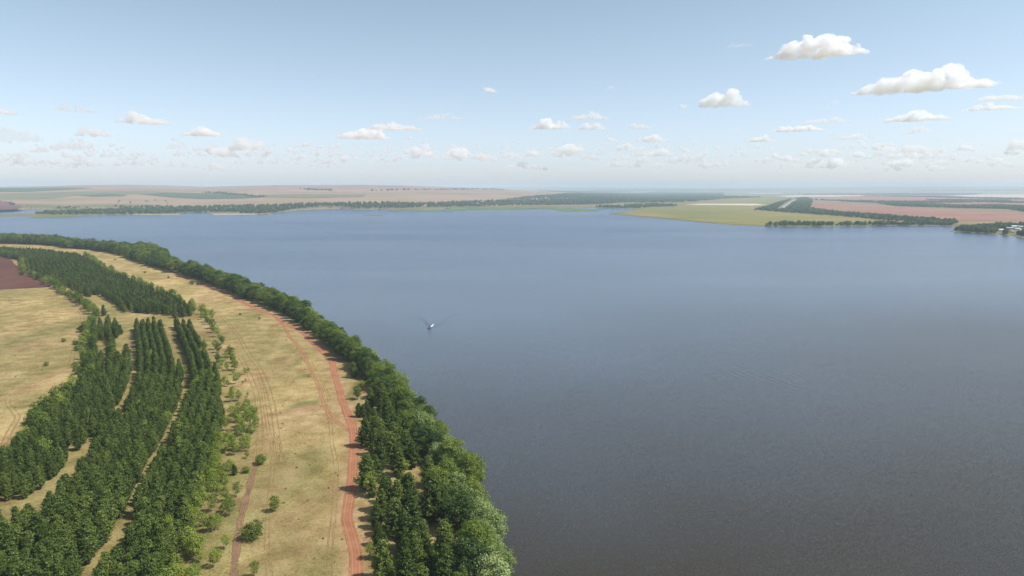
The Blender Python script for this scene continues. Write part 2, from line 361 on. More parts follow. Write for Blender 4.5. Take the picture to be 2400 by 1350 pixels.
def drape(name, poly, mat, dz=0.06, cell=None, kind='structure', label=None, cat=None):
    poly = np.asarray(poly); D = np.hypot(*poly.mean(0)); cell = cell or max(12, D*0.02)
    lo, hi = poly.min(0), poly.max(0)
    cell = max(cell, math.sqrt((hi-lo).prod()/12000))
    b = []
    for i in range(len(poly)):
        a, c = poly[i], poly[(i+1) % len(poly)]; n = max(1, int(np.linalg.norm(c-a)/cell))
        for k in range(n): b.append(a + (c-a)*k/n)
    b = np.array(b)
    # ragged natural edge
    b += np.array([[mnoise.noise(Vector((p[0]/cell, p[1]/cell, 3.1))), mnoise.noise(Vector((p[0]/cell, p[1]/cell, 9.7)))] for p in b]) * min(cell*0.25, D*0.002)
    X, Y = np.meshgrid(np.arange(lo[0]+cell/2, hi[0], cell), np.arange(lo[1]+cell/2, hi[1], cell))
    s = sdf(b, X, Y); keep = s < -cell*0.4
    pts = [Vector(p) for p in b] + [Vector((x, y)) for x, y in zip(X[keep], Y[keep])]
    n = len(b)
    v, e, f, *_ = delaunay_2d_cdt(pts, [(i, (i+1) % n) for i in range(n)], [list(range(n))], 1, 1e-3)
    V = np.array([(p[0], p[1]) for p in v])
    z = hills(V[:,0], V[:,1]) + LAND + dz
    me = mesh_np(name, np.column_stack([V, z]), np.array([t[:3] for t in f]), mat, True)
    # make faces look up
    me.update()
    if len(me.polygons) and sum(p.normal.z for p in list(me.polygons)[:20]) < 0: me.flip_normals()
    o = obj(name, me); tag(o, label, cat, kind=kind); return o
def strip(name, c, width, mat, dz=0.05, label=None, wob=0.15):
    c = np.asarray(c); T = np.gradient(c, axis=0); T /= np.linalg.norm(T, axis=1)[:,None] + 1e-9
    Nn = np.stack([T[:,1], -T[:,0]], 1); vs = np.linspace(-1, 1, 7)
    wv = width/2 * (1 + wob*np.array([mnoise.noise(Vector((p[0]*0.06, p[1]*0.06, 0))) for p in c]))
    V = c[:,None,:] + Nn[:,None,:]*(vs[None,:,None]*wv[:,None,None]); n = len(c)
    z = np.full(V.shape[:2], LAND + dz) + hills(V[...,0], V[...,1])
    I = (np.arange(n-1)[:,None]*7 + np.arange(6)[None,:]).ravel()
    me = mesh_np(name, np.column_stack([V.reshape(-1,2), z.ravel()]), np.stack([I, I+1, I+8, I+7], 1), mat, True)
    attr(me, 'across', np.tile(vs, n))
    me.update()
    if me.polygons[0].normal.z < 0: me.flip_normals()
    return tag(obj(name, me), kind='structure')

M['road'] = track_mat('red_earth', (0.33,0.14,0.07), (0.42,0.20,0.11), 0.85)
M['track'] = track_mat('worn_red_track', (0.32,0.15,0.075), (0.41,0.22,0.11), 0.95, wheel=True)
M['faint'] = track_mat('faint_worn_track', (0.26,0.15,0.07), (0.36,0.24,0.115), 0.42, wheel=True)
M['brown'] = track_mat('brown_track', (0.21,0.12,0.07), (0.30,0.185,0.105), 0.42)
strip('dirt_road', road_c, 3.4, M['road'], 0.07)
def tr(name, pts, wd, mat, dz): strip(name, catmull(P2(pts, LAND), 3), wd, M[mat], dz)
tr('meadow_track', [(653,748),(667,769),(681,792),(698,811),(712,834),(724,859),(738,887),(749,910),(757,938),(767,962),(785,985),(806,1000),(824,1012)], 2.8, 'track', 0.05)
tr('meadow_track', [(767,962),(775,996),(777,1035),(785,1072),(789,1109),(785,1146),(784,1183),(781,1220),(776,1250),(772,1330),(770,1500)], 2.6, 'faint', 0.04)
tr('meadow_track', [(690,797),(712,822),(735,860),(752,890),(768,925),(772,962)], 2.0, 'faint', 0.035)
tr('meadow_track', [(520,740),(560,790),(580,825),(605,859),(622,894),(637,943),(646,998),(650,1035),(652,1087)], 4.2, 'faint', 0.045)
tr('meadow_track', [(600,858),(612,900),(620,950),(628,1000),(640,1060),(636,1130),(628,1200),(626,1294),(640,1400)], 2.4, 'faint', 0.03)
tr('meadow_track', [(540,1500),(548,1343),(556,1276),(563,1220),(578,1165),(589,1124),(600,1087)], 2.6, 'brown', 0.05)
tr('meadow_track', [(600,1087),(609,1035),(608,980),(600,920),(580,870),(560,830)], 4.0, 'faint', 0.04)
tr('field_track', [(-30,1130),(0,1061),(22,1013),(41,980),(33,965),(19,946),(24,931),(67,902),(120,882),(163,861)], 3.6, 'faint', 0.05)
tr('field_track', [(163,861),(169,840),(177,803),(193,747),(180,720),(150,687),(127,660),(95,640)], 4.0, 'faint', 0.04)
tr('side_track', [(850,1264),(868,1262),(900,1262)], 2.4, 'track', 0.045)
tr('side_track', [(828,1057),(845,1056),(862,1054)], 1.8, 'track', 0.045)
M['plough'] = field_mat('ploughed_soil', (0.095,0.042,0.032), (0.15,0.07,0.05), 0.03, (1,0.15,1,0.5), 1.2)
drape('ploughed_field', P2([(-900,560),(-300,586),(0,596),(20,600),(32,617),(50,633),(93,653),(123,667),(118,673),(0,679),(-300,705),(-900,740)], LAND), M['plough'], 0.06, 12)
# far fields
M['meadow'] = field_mat('green_meadow', (0.17,0.17,0.045), (0.25,0.22,0.065), 0.006, (0.4,1,1,0), 0.05, (0.30,0.22,0.08))
M['redfield'] = field_mat('red_stubble', (0.27,0.135,0.085), (0.36,0.19,0.125), 0.004, (0.5,1,1,0.1), 0.03)
M['straw'] = field_mat('pale_straw', (0.52,0.42,0.27), (0.62,0.52,0.36), 0.002, None, 0.02)
M['crop'] = field_mat('green_crop', (0.07,0.10,0.05), (0.10,0.13,0.06), 0.003, None, 0.02)
M['olive'] = field_mat('olive_pasture', (0.16,0.155,0.07), (0.23,0.20,0.095), 0.002, None, 0.02)
M['pink'] = field_mat('dry_steppe', (0.29,0.20,0.145), (0.36,0.26,0.18), 0.0015, (0.4,1,1,0), 0.02)
M['soil'] = field_mat('dark_soil', (0.15,0.07,0.06), (0.2,0.1,0.08), 0.002, None, 0.02)
M['sand'] = field_mat('pale_sand', (0.5,0.4,0.28), (0.6,0.48,0.34), 0.01, None, 0.1)
M['reed'] = field_mat('green_reeds', (0.09,0.14,0.035), (0.17,0.2,0.06), 0.01, None, 0.08)
def fld(name, pts, mat, dz=0.7): drape(name, hit([p[0] for p in pts], [p[1] for p in pts]), M[mat], dz)
fld('meadow', [(1452,500.5),(1500,490),(1600,484),(1700,483),(1760,482),(1775,492),(1860,500),(1960,507),(2060,513),(2090,519),(2000,525),(1900,528),(1785,528),(1700,524.5),(1620,517),(1560,511.5),(1500,506)], 'meadow', 0.3)
fld('meadow', [(1690,476),(1700,467),(1790,464),(1820,467),(1810,475),(1740,478)], 'meadow', 0.3)
fld('stubble_field', [(1895,490),(1905,474),(2000,478),(2120,486),(2300,494),(2400,500),(2700,512),(2700,535),(2400,519),(2200,520),(2100,511),(1960,500),(1890,494)], 'redfield', 0.4)
fld('stubble_field', [(1890,464),(1960,461),(2130,461),(2400,470),(2600,474),(2600,484),(2400,480),(2150,475),(2050,471),(1930,469)], 'redfield', 0.5)
fld('stubble_field', [(2050,479),(2300,485),(2500,490),(2500,484),(2300,478),(2120,475),(2055,475)], 'redfield', 0.5)
M['gravel'] = field_mat('pale_gravel', (0.30,0.27,0.22), (0.38,0.34,0.28), 0.01)
fld('far_road', [(1860,468),(1870,468),(1834,490),(1820,493)], 'gravel', 0.5)
fld('straw_field', [(1815,460),(1870,457.5),(2030,456.8),(2028,459.5),(1950,461.5),(1850,462)], 'straw', 1.0)
fld('straw_field', [(2200,460.5),(2290,456),(2600,454),(2600,468),(2380,466.5),(2270,463)], 'straw', 1.0)
fld('straw_field', [(1750,454),(1835,452),(1830,453.8),(1770,455)], 'straw', 1.5)
fld('straw_field', [(1950,447.6),(2150,446.8),(2140,448.2),(1960,448.8)], 'straw', 2)
fld('straw_field', [(1440,450),(1520,449.4),(1525,450.6),(1450,451)], 'straw', 2)
fld('olive_field', [(1690,450),(1950,446.5),(2380,448.5),(2500,452),(2280,455),(2030,455.4),(1880,455.5),(1800,457)], 'olive', 0.9)
fld('olive_field', [(1600,480.5),(1640,477.5),(1770,477.5),(1800,481),(1760,482)], 'straw', 0.5)
fld('crop_field', [(330,456),(400,451.5),(520,452.5),(600,458.5),(615,463),(560,466),(470,467),(400,463)], 'crop', 1.5)
fld('crop_field', [(175,459),(240,455.5),(300,457),(290,460.5),(220,461.5)], 'crop', 1.5)
fld('crop_field', [(-100,446),(0,441.5),(130,440.5),(220,441.5),(150,445),(60,450),(-100,451)], 'crop', 1.5)
fld('pasture', [(-100,457),(60,452),(200,449),(330,449),(400,451),(330,456),(240,455),(175,459),(120,466),(0,468),(-100,468)], 'olive', 1.2)
fld('pasture', [(600,458),(700,456),(860,457),(850,462),(720,465),(620,464)], 'olive', 1.2)
fld('steppe_slope', [(240,447.5),(330,437),(420,438),(500,442),(640,440),(560,449),(430,449),(340,448)], 'pink', 1.0)
fld('steppe_slope', [(650,452),(640,440),(760,437),(900,438),(1000,443),(1150,446),(1280,453),(1180,455),(1000,452),(850,453)], 'pink', 1.0)
fld('dark_field', [(-200,468),(0,470),(20,476),(60,486),(30,491),(0,492),(-200,494)], 'soil', 0.6)
for pts in ([(1040,487.5),(1100,485),(1190,487),(1260,489),(1240,491),(1160,492.5),(1060,491.5)], [(1180,484),(1250,482.5),(1300,486),(1340,489),(1260,490.5)], [(905,495),(1000,492.5),(1090,493),(1060,495.5),(940,496.5)],
            [(1290,490.5),(1350,488),(1410,492.5),(1400,495),(1330,497)], [(60,508.5),(120,506),(200,507),(160,510.5),(90,511.5)], [(850,505),(880,503.6),(905,504.4),(880,506)]):
    p = P2(pts); drape('reed_bed', p, M['reed'], -LAND+0.35)
for pts in ([(200,503.2),(240,502.4),(250,504.4),(215,504.9)], [(305,501.6),(420,501.4),(420,503.4),(310,503.9)], [(490,499.2),(560,499.5),(620,500),(630,503),(500,503.4)], [(600,502.2),(625,501.4),(640,502.5),(615,503.8)],
            [(1485,489.5),(1540,487),(1530,493),(1495,494.5)]):
    drape('sand_bar', P2(pts), M['sand'], -LAND+0.6)

# ------------------------------------------------------------------ tree meshes
def quads(c, nrm, size, asp=1.0):               # small leaf faces: centres, normals, sizes
    n = len(c); nrm = nrm/np.linalg.norm(nrm, axis=1)[:,None]
    r = rng.normal(size=(n,3)); u = np.cross(nrm, r); u /= np.linalg.norm(u, axis=1)[:,None] + 1e-9; v = np.cross(nrm, u)
    s = (size/2)[:,None]
    V = np.stack([c-u*s*asp, c-v*s*0.8, c+u*s*asp, c+v*s*0.9], 1).reshape(-1,3)
    return V, np.arange(4*n).reshape(n,4)
def crown_me(name, mat, C, Nn, size, tint, asp=1.0):
    V, F = quads(C, Nn, size, asp); me = mesh_np(name, V, F, mat)
    attr(me, 'tint', np.repeat(tint, 4)); return me
def tube(path, r0, r1, n=6):
    path = np.asarray(path, float); k = len(path); V = []; F = []
    for i, p in enumerate(path):
        t = path[min(i+1,k-1)] - path[max(i-1,0)]; t /= np.linalg.norm(t)
        a = np.cross(t, (0.3,1,0.1)); a /= np.linalg.norm(a); b = np.cross(t, a); r = r0 + (r1-r0)*i/(k-1)
        for j in range(n):
            th = 2*math.pi*j/n; V.append(p + r*(a*math.cos(th) + b*math.sin(th)))
    for i in range(k-1):
        for j in range(n): F.append((i*n+j, i*n+(j+1)%n, (i+1)*n+(j+1)%n, (i+1)*n+j))
    return V, F
def join(parts):
    V = []; F = []
    for v, f in parts: o = len(V); V += list(v); F += [tuple(i+o for i in q) for q in f]
    return np.array(V), np.array(F)
def pine(h, rad, seed, dens=1.0):
    global rng; rng = np.random.default_rng(seed)
    C = []; Nn = []; Z = []; T = []; limbs = []
    lean = rng.normal(0, 0.02, 2)
    zz = h*0.07
    tr_ = [(lean[0]*z, lean[1]*z, z) for z in np.linspace(-0.4, h*0.97, 6)]
    limbs.append(tube(tr_, 0.022*h*0.55, 0.03))
    asym = rng.uniform(0, 6.28)
    while zz < h*0.99:
        t = zz/h
        prof = (min(1, (t+0.02)/0.22)**0.5) * (1-t)**0.62
        nb = int(rng.integers(5, 9)); a0 = rng.uniform(0, 6.28)
        lev = rng.uniform(0.78, 1.16)
        for b in range(nb):
            a = a0 + b*2*math.pi/nb + rng.normal(0, 0.22)
            L = rad*prof*lev*rng.uniform(0.72, 1.2)*(1+0.12*math.cos(a-asym)) + 0.12
            rise = 0.12 + 0.5*t
            e = np.array([math.cos(a)*L, math.sin(a)*L, L*rise])
            base = np.array([lean[0]*zz, lean[1]*zz, zz])
            if L > 0.8 and rng.random() < 0.35: limbs.append(tube([base, base+e*0.5, base+e*0.92], 0.045, 0.015, 3))
            nclump = max(2, int(L*2.3*dens))
            bt = rng.uniform(-0.15, 0.15)
            for k in range(nclump):
                s = 0.3 + 0.72*(k+rng.random())/nclump
                c = base + e*s + np.array([0,0,0.10*L*s*s])
                m = int(8*dens)+1; sp = 0.16+0.22*L*0.35
                pts = c + rng.normal(0, 1, (m,3))*np.array([sp, sp, sp*0.45])
                C.append(pts); out = np.array([math.cos(a), math.sin(a), 0.9])
                Nn.append(out*0.6 + rng.normal(0, 0.55, (m,3))); Z.append(rng.uniform(0.22, 0.42, m)*(0.9+0.25*h/8))
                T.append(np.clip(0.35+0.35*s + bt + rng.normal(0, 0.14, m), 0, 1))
        zz += h*rng.uniform(0.035, 0.055)
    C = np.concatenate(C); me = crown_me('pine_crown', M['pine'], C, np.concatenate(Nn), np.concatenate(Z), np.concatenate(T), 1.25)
    v, f = join(limbs); return me, mesh_np('pine_trunk', v, f, M['pinebark'])
def broad(h, rad, seed, mat='poplar', bark='bark', nl=34, per=95, base=0.12, leaf=0.34, hollow=0.55, shape=0.75, multi=1, scatter=0.1):
    global rng; rng = np.random.default_rng(seed)
    C = []; Nn = []; Z = []; T = []; limbs = []
    zc = h*(base + (1-base)*0.5); hz = h*(1-base)*0.5
    roots = [np.array([rng.normal(0, 0.35*(multi > 1)), rng.normal(0, 0.35*(multi > 1)), -0.4]) for _ in range(multi)]
    for r in roots:
        top = np.array([r[0]*4, r[1]*4, h*0.78]); mid = (r+top)/2 + rng.normal(0, 0.2, 3)
        limbs.append(tube([r, mid*0.6+r*0.4, mid, top], 0.017*h, 0.03, 6))
    for i in range(nl):
        g = (i+0.5)/nl; ph = math.acos(1-2*g); th = i*2.39996 + rng.normal(0, 0.25)
        d = np.array([math.sin(ph)*math.cos(th), math.sin(ph)*math.sin(th), math.cos(ph)])
        pr = rng.uniform(0.5, 0.92)
        zz = zc + d[2]*hz*pr
        wz = 1.0 if d[2] < 0 else (1 - d[2]**2*(1-shape))
        c = np.array([d[0]*rad*pr*wz, d[1]*rad*pr*wz, zz])
        lr = rad*rng.uniform(0.26, 0.44)
        if rng.random() < 0.4:
            r = roots[i % multi]; s = np.array([r[0]*2, r[1]*2, max(h*0.15, c[2]*0.55)])
            limbs.append(tube([s, (s+c)/2+np.array([0,0,0.2]), c], 0.007*h, 0.015, 4))
        m = int(per*rng.uniform(0.7, 1.3)*(lr/rad/0.35)**1.6)
        q = rng.normal(size=(m,3)); q /= np.linalg.norm(q, axis=1)[:,None]
        q[:,2] = np.where(q[:,2] < -0.3, -q[:,2]*0.6, q[:,2])
        rr_ = lr*(hollow + (1-hollow)*rng.random(m)**0.6)[:,None]
        lump = 1 + 0.28*np.sin(q[:,0]*5+i)*np.sin(q[:,1]*5+2*i)*np.sin(q[:,2]*4+i)
        pts = c + q*rr_*lump[:,None]*np.array([1,1,0.85]) + rng.normal(0, scatter, (m,3))
        C.append(pts); Nn.append(q*0.75 + d*0.3 + rng.normal(0, 0.5, (m,3)) + np.array([0,0,0.25]))
        Z.append(rng.uniform(0.7, 1.35, m)*leaf); lt = rng.normal(0, 0.16)
        T.append(np.clip(0.5 + lt + rng.normal(0, 0.15, m), 0, 1))
    me = crown_me(mat+'_crown', M[mat], np.concatenate(C), np.concatenate(Nn), np.concatenate(Z), np.concatenate(T), 1.1)
    v, f = join(limbs); return me, mesh_np('trunk_limbs', v, f, M[bark])

VAR = {
 'pine':  [pine(8.0+0.4*(i%3-1), 2.1+0.16*(i%4), 10+i) for i in range(7)],
 'bigpine': [pine(12.5, 3.4, 30+i, 1.25) for i in range(4)],
 'poplar': [broad(12, 4.2, 50+i, 'poplar', nl=44, per=120, base=0.05, leaf=0.42) for i in range(5)],
 'greenwillow': [broad(13, 5.0, 60+i, 'shrub', nl=52, per=130, base=0.03, leaf=0.42, multi=2) for i in range(4)],
 'willow': [broad(10, 4.2, 70+i, 'willow', nl=46, per=105, base=0.0, leaf=0.38, multi=3, shape=0.9, scatter=0.2) for i in range(4)],
 'birch': [broad(8, 2.2, 80+i, 'birch', 'birchbark', nl=24, per=42, base=0.16, leaf=0.32, hollow=0.25, shape=0.45, scatter=0.22) for i in range(5)],
 'aspen': [broad(8, 2.6, 90+i, 'shrub', 'bark', nl=28, per=60, base=0.08, leaf=0.34, hollow=0.4, shape=0.6, scatter=0.15) for i in range(4)],
 'shrub': [broad(3.6, 2.4, 100+i, 'shrub', 'bark', nl=26, per=60, base=0.0, leaf=0.26, hollow=0.5, shape=0.8, multi=3) for i in range(3)],
}
NAME = {'pine':'pine_tree','bigpine':'pine_tree','poplar':'broadleaf_tree','greenwillow':'willow_tree','willow':'silver_willow','birch':'birch_tree','aspen':'broadleaf_tree','shrub':'shrub'}
rng = np.random.default_rng(99)
FIRST = {}
def stretch(x, y, cuts, words):                  # which stretch of a long group a tree stands in, told by its row in the picture
    py = project(x, y, LAND)[1]
    for c, w_ in zip(cuts, words):
        if py < c: return w_
    return words[-1]
def project(x, y, z=0.0):
    zc = y*math.cos(TH) - (z-HC)*math.sin(TH); yc = y*math.sin(TH) + (z-HC)*math.cos(TH)
    return 1200 + FPX*x/zc, 675 - FPX*yc/zc
def tree(kind, x, y, s=1.0, label='', cat='tree', group=None, var=None, sz=None, name=None, wd=1.0):
    var = random.randrange(len(VAR[kind])) if var is None else var
    cr, tk = VAR[kind][var]
    e = bpy.data.objects.new(name or NAME[kind], None); COL.objects.link(e); e.empty_display_size = 0.5
    e.location = (x, y, float(terrain(np.array([x]), np.array([y]))[0]) - 0.05); e.rotation_euler = (random.gauss(0,0.02), random.gauss(0,0.02), random.uniform(0, 6.28))
    e.scale = (s*wd, s*wd, (sz or s))
    tag(e, label, cat, group)
    c = obj('crown', cr, e); obj('trunk', tk, e)
    FIRST.setdefault((kind, var), c); return e
def scatter_stuff(name, pts, kinds, label, cat='trees', smin=0.8, smax=1.15, sxy=1.0):
    """uncountable far trees: one object whose points carry tree crowns by geometry nodes"""
    if len(pts) == 0: return
    pts = np.asarray(pts); z = terrain(pts[:,0], pts[:,1])
    me = bpy.data.meshes.new(name); me.vertices.add(len(pts)); me.vertices.foreach_set('co', np.column_stack([pts, z]).astype(np.float32).ravel())
    n = len(pts); src = []
    for k in kinds:
        for v in range(len(VAR[k])):
            if (k, v) in FIRST: src.append(FIRST[(k, v)])
    attr(me, 'pick', rng.integers(0, len(src), n).astype(float)); attr(me, 'sc', rng.uniform(smin, smax, n)); attr(me, 'turn', rng.uniform(0, 6.28, n))
    o = obj(name, me)
    ng = bpy.data.node_groups.new(name, 'GeometryNodeTree')
    ng.interface.new_socket('Geometry', in_out='INPUT', socket_type='NodeSocketGeometry'); ng.interface.new_socket('Geometry', in_out='OUTPUT', socket_type='NodeSocketGeometry')
    gi = ng.nodes.new('NodeGroupInput'); go = ng.nodes.new('NodeGroupOutput'); jn = ng.nodes.new('GeometryNodeJoinGeometry')
    def na(nm):
        a = ng.nodes.new('GeometryNodeInputNamedAttribute'); a.data_type = 'FLOAT'; a.inputs[0].default_value = nm; return a.outputs[0]
    pk, sc, tn = na('pick'), na('sc'), na('turn')
    cx = ng.nodes.new('ShaderNodeCombineXYZ'); ng.links.new(tn, cx.inputs[2])
    sx = ng.nodes.new('ShaderNodeCombineXYZ'); mm = ng.nodes.new('ShaderNodeMath'); mm.operation = 'MULTIPLY'; mm.inputs[1].default_value = sxy; ng.links.new(sc, mm.inputs[0])
    ng.links.new(mm.outputs[0], sx.inputs[0]); ng.links.new(mm.outputs[0], sx.inputs[1]); ng.links.new(sc, sx.inputs[2])
    for i, s in enumerate(src):
        oi = ng.nodes.new('GeometryNodeObjectInfo'); oi.transform_space = 'ORIGINAL'; oi.inputs['Object'].default_value = s; oi.inputs['As Instance'].default_value = True
        cp = ng.nodes.new('FunctionNodeCompare'); cp.data_type = 'FLOAT'; cp.operation = 'EQUAL'; ng.links.new(pk, cp.inputs[0]); cp.inputs[1].default_value = i; cp.inputs['Epsilon'].default_value = 0.1
        ip = ng.nodes.new('GeometryNodeInstanceOnPoints')
        ng.links.new(gi.outputs[0], ip.inputs['Points']); ng.links.new(cp.outputs[0], ip.inputs['Selection']); ng.links.new(oi.outputs['Geometry'], ip.inputs['Instance'])
        ng.links.new(cx.outputs[0], ip.inputs['Rotation']); ng.links.new(sx.outputs[0], ip.inputs['Scale'])
        ng.links.new(ip.outputs[0], jn.inputs[0])
    ng.links.new(jn.outputs[0], go.inputs[0])
    md = o.modifiers.new('scatter', 'NODES'); md.node_group = ng
    tag(o, label, cat, kind='stuff'); return o
def visible(x, y, m=110):
    px, py = project(x, y); return (py > 430) & (px > -m) & (px < 2400+m) & (py < 1350+m*0.9)

# ------------------------------------------------------------------ pine plantation: rows run along the grass lanes
L1 = catmull(P2([(300,640),(330,690),(360,715),(392,755),(410,800),(428,850),(436,890),(430,940),(412,985),(390,1035),(358,1088),(333,1139),(304,1198),(281,1235),(259,1276),(222,1328),(175,1400),(120,1480)], LAND), 2)
L2 = catmull(P2([(285,700),(296,745),(303,780),(314,830),(317,865),(308,905),(289,945),(262,985),(228,1025),(190,1068),(140,1125),(80,1172),(20,1215),(-50,1265),(-130,1330)], LAND), 2)
def rows(c, offs, step, jit=0.35, drop=0.05):
    T = np.gradient(c, axis=0); T /= np.linalg.norm(T, axis=1)[:,None]; Nn = np.stack([T[:,1], -T[:,0]], 1)
    s = np.concatenate([[0], np.cumsum(np.linalg.norm(np.diff(c, axis=0), axis=1))]); out = []
    for o in offs:
        q = np.arange(rng.uniform(0, step), s[-1], step)
        p = np.column_stack([np.interp(q, s, c[:,0]), np.interp(q, s, c[:,1])]); n = np.column_stack([np.interp(q, s, Nn[:,0]), np.interp(q, s, Nn[:,1])])
        p = p + n*o + rng.normal(0, jit, p.shape); out.append(p[rng.random(len(p)) > drop])
    return np.concatenate(out)
def clip(p, poly, out=()):
    k = inpoly(poly, p[:,0], p[:,1])
    for q in out: k &= ~inpoly(q, p[:,0], p[:,1])
    return p[k & visible(p[:,0], p[:,1])]
RA = P2([(398,772),(412,766),(430,772),(452,775),(478,815),(503,870),(520,930),(522,985),(512,1040),(498,1090),(478,1150),(455,1215),(430,1290),(400,1370),(350,1500),(-300,1500),(120,1480),(222,1328),(281,1235),(333,1139),(390,1035),(436,890)], LAND)
RB = P2([(308,772),(335,772),(362,768),(382,775),(400,830),(432,880),(436,890),(390,1035),(333,1139),(281,1235),(222,1328),(120,1480),(-400,1500),(-300,1300),(20,1222),(80,1178),(140,1132),(190,1078),(262,992),(312,910),(318,865),(312,820)], LAND)
RC = P2([(222,775),(245,765),(290,775),(296,790),(285,835),(308,870),(300,905),(262,980),(190,1063),(140,1120),(80,1168),(20,1210),(-50,1262),(-300,1330),(-300,1120),(0,1108),(45,1075),(85,1040),(118,990),(165,945),(188,900),(200,850),(212,810)], LAND)
RD = P2([(-250,592),(0,589),(95,594),(190,606),(250,644),(330,678),(400,706),(455,738),(440,746),(350,736),(290,733),(262,715),(225,690),(205,702),(155,676),(95,652),(62,636),(50,612),(0,602),(-250,604)], LAND)
GAP = [P2([(223,806),(255,800),(258,822),(222,830)], LAND), P2([(263,806),(300,770),(310,810),(300,828),(270,833)], LAND), P2([(165,1072),(225,1030),(242,1045),(190,1110),(130,1168),(105,1160)], LAND), P2([(-20,1185),(60,1172),(120,1150),(122,1195),(40,1215),(-20,1240)], LAND)]
pA = clip(rows(L1, np.arange(3.6, 60, 3.2), 2.6, 0.22), RA)      # Nn points to the right-hand side of the line's direction
pB = clip(rows(L1, -np.arange(2.6, 60, 3.2), 2.6, 0.22), RB, GAP)
pA2 = clip(rows(L1, -np.arange(3.6, 60, 3.2), 2.6, 0.22), RA); pB2 = clip(rows(L1, np.arange(2.6, 60, 3.2), 2.6, 0.22), RB, GAP)
if len(pA2) > len(pA): pA, pB = pA2, pB2
pC = clip(rows(L2, np.arange(3.0, 70, 3.9), 3.2, 0.6, 0.1), RC, GAP); pC2 = clip(rows(L2, -np.arange(3.0, 70, 3.9), 3.2, 0.6, 0.1), RC, GAP)
if len(pC2) > len(pC): pC = pC2
LD = catmull(P2([(-900,560),(-300,582),(-100,586),(40,590),(190,603),(250,640),(330,672),(400,700),(470,745)], LAND), 4)
pD = np.concatenate([clip(rows(LD, np.arange(-150, 150, 4.4), 3.8, 0.5), RD)])
print('PINES', len(pA), len(pB), len(pC), len(pD))
SEEN = [(400,772),(408,800),(422,840),(434,870),(438,900),(436,928),(426,955),(410,985),(389,1037),(356,1092),(350,1100),(333,1139),(306,1198),(300,1206),(283,1235),(277,1245),(259,1278),(245,1300),(222,1330),(210,1345),
        (300,745),(305,765),(290,785),(284,812),(280,820),(312,800),(315,830),(318,861),(313,898),(300,925),(290,945),(274,963),(235,800),(236,818),(250,812),(292,765),(308,845),
        (208,1046),(196,1056),(180,1066),(168,1078),(158,1098),(150,1112),(130,1146),(115,1156),(90,1164),(60,1170),(35,1180),(24,1208),(14,1225),(88,1210),(95,1205),(172,1095),(188,1075)]
SEEN = np.concatenate([np.linspace(a, b, 4, endpoint=False) if math.dist(a, b) < 60 else np.array([a], float) for a, b in zip(SEEN, SEEN[1:])])
def carve(p):                                    # the lanes are wide enough to be seen into over the nearer trees
    bx_, by_ = project(p[:,0], p[:,1], LAND); tx, ty = project(p[:,0], p[:,1], LAND + 8.2); dpt = np.hypot(p[:,0], p[:,1]); rw = 2.1*FPX/dpt
    k = np.ones(len(p), bool)
    for q in SEEN:
        f = (by_ - q[1])/(by_ - ty); wd_ = rw*np.clip((1 - f)*1.7, 0.1, 1)
        k &= ~((np.abs(q[0]-bx_) < wd_) & (f > 0.0) & (f < 0.97))
    return p[k]
pA, pB, pC = carve(pA), carve(pB), carve(pC)
print('CARVED', len(pA), len(pB), len(pC))
allp = [(p, 'A') for p in pA] + [(p, 'B') for p in pB] + [(p, 'C') for p in pC] + [(p, 'D') for p in pD]
allp.sort(key=lambda q: np.hypot(*q[0]))
PL = {'A': ('dark green pine in the right plantation block, beside the light birches and meadow', 'pines of the right plantation block', 'dark pine of the right block'),
      'B': ('dark green pine in the middle plantation block between the two narrow grass lanes', 'pines of the middle plantation block', 'dark pine of the middle block'),
      'C': ('dark green pine in the left plantation block beside the dry left field', 'pines of the left plantation block', 'dark pine of the left block')}
for p, k in [q for q in allp if q[1] in PL and np.hypot(*q[0]) < 420][::37]:
    tree(random.choice(['birch','aspen']), p[0]+1.2, p[1]+0.8, random.uniform(0.8, 1.1), 'lighter leafy tree sprung up among the dark plantation pines', group='light trees among the pines', name='young_tree')
rest = []
NP = 0
for p, k in allp:
    if NP < 225 and k in PL:
        s = random.uniform(0.84, 1.1); NP += 1
        st_ = stretch(p[0], p[1], (1130, 1210, 1300), ('farther up the slope of rows', 'at mid depth of the near rows', 'among the near rows', 'in the nearest rows at the lower picture edge'))
        tree('pine', p[0], p[1], s, PL[k][2] + ', ' + st_, group=PL[k][1] + ' ' + st_, sz=s*random.uniform(0.8, 1.15), wd=random.uniform(0.82, 1.02) if np.hypot(*p) < 230 else random.uniform(0.68, 0.84))
    else: rest.append(p)
scatter_stuff('pine_plantation', rest, ['pine'], 'dark green rows of plantation pines farther off along the dry meadow', 'pine trees', 0.78, 1.02, 0.74)

# lone pines in the clearing between the blocks
for x, y, s, l in ((285,706,0.85,'lone round dark pine in the grassy gap, left of a smaller pine'), (300,702,0.7,'small dark pine in the grassy gap, right of the round pine'), (243,740,0.95,'slim lone dark pine standing left in the grassy gap'),
                   (346,735,0.85,'dark pine on the lower edge of the far plantation by the grassy gap'), (336,733,0.8,'narrow dark pine on the grassy gap left of a rounder pine'), (320,733,0.9,'bushy dark pine at the head of the middle plantation block'),
                   (410,745,0.85,'dark pine at the gap above the right plantation block'), (284,784,0.75,'lone small round pine in the sunny lane'), (550,1113,0.45,'small dark pine at the meadow edge left of a light bush')):
    q = G(x, y, LAND); tree('pine', q[0], q[1], s, l)
for i, (x, y) in enumerate([(297,835),(298,843),(300,852),(299,861),(302,870),(298,878)]):
    q = G(x, y, LAND); tree('pine', q[0], q[1], 0.9, 'dark pine in the short row standing alone in the sunny lane', group='short row of pines in the sunny lane')

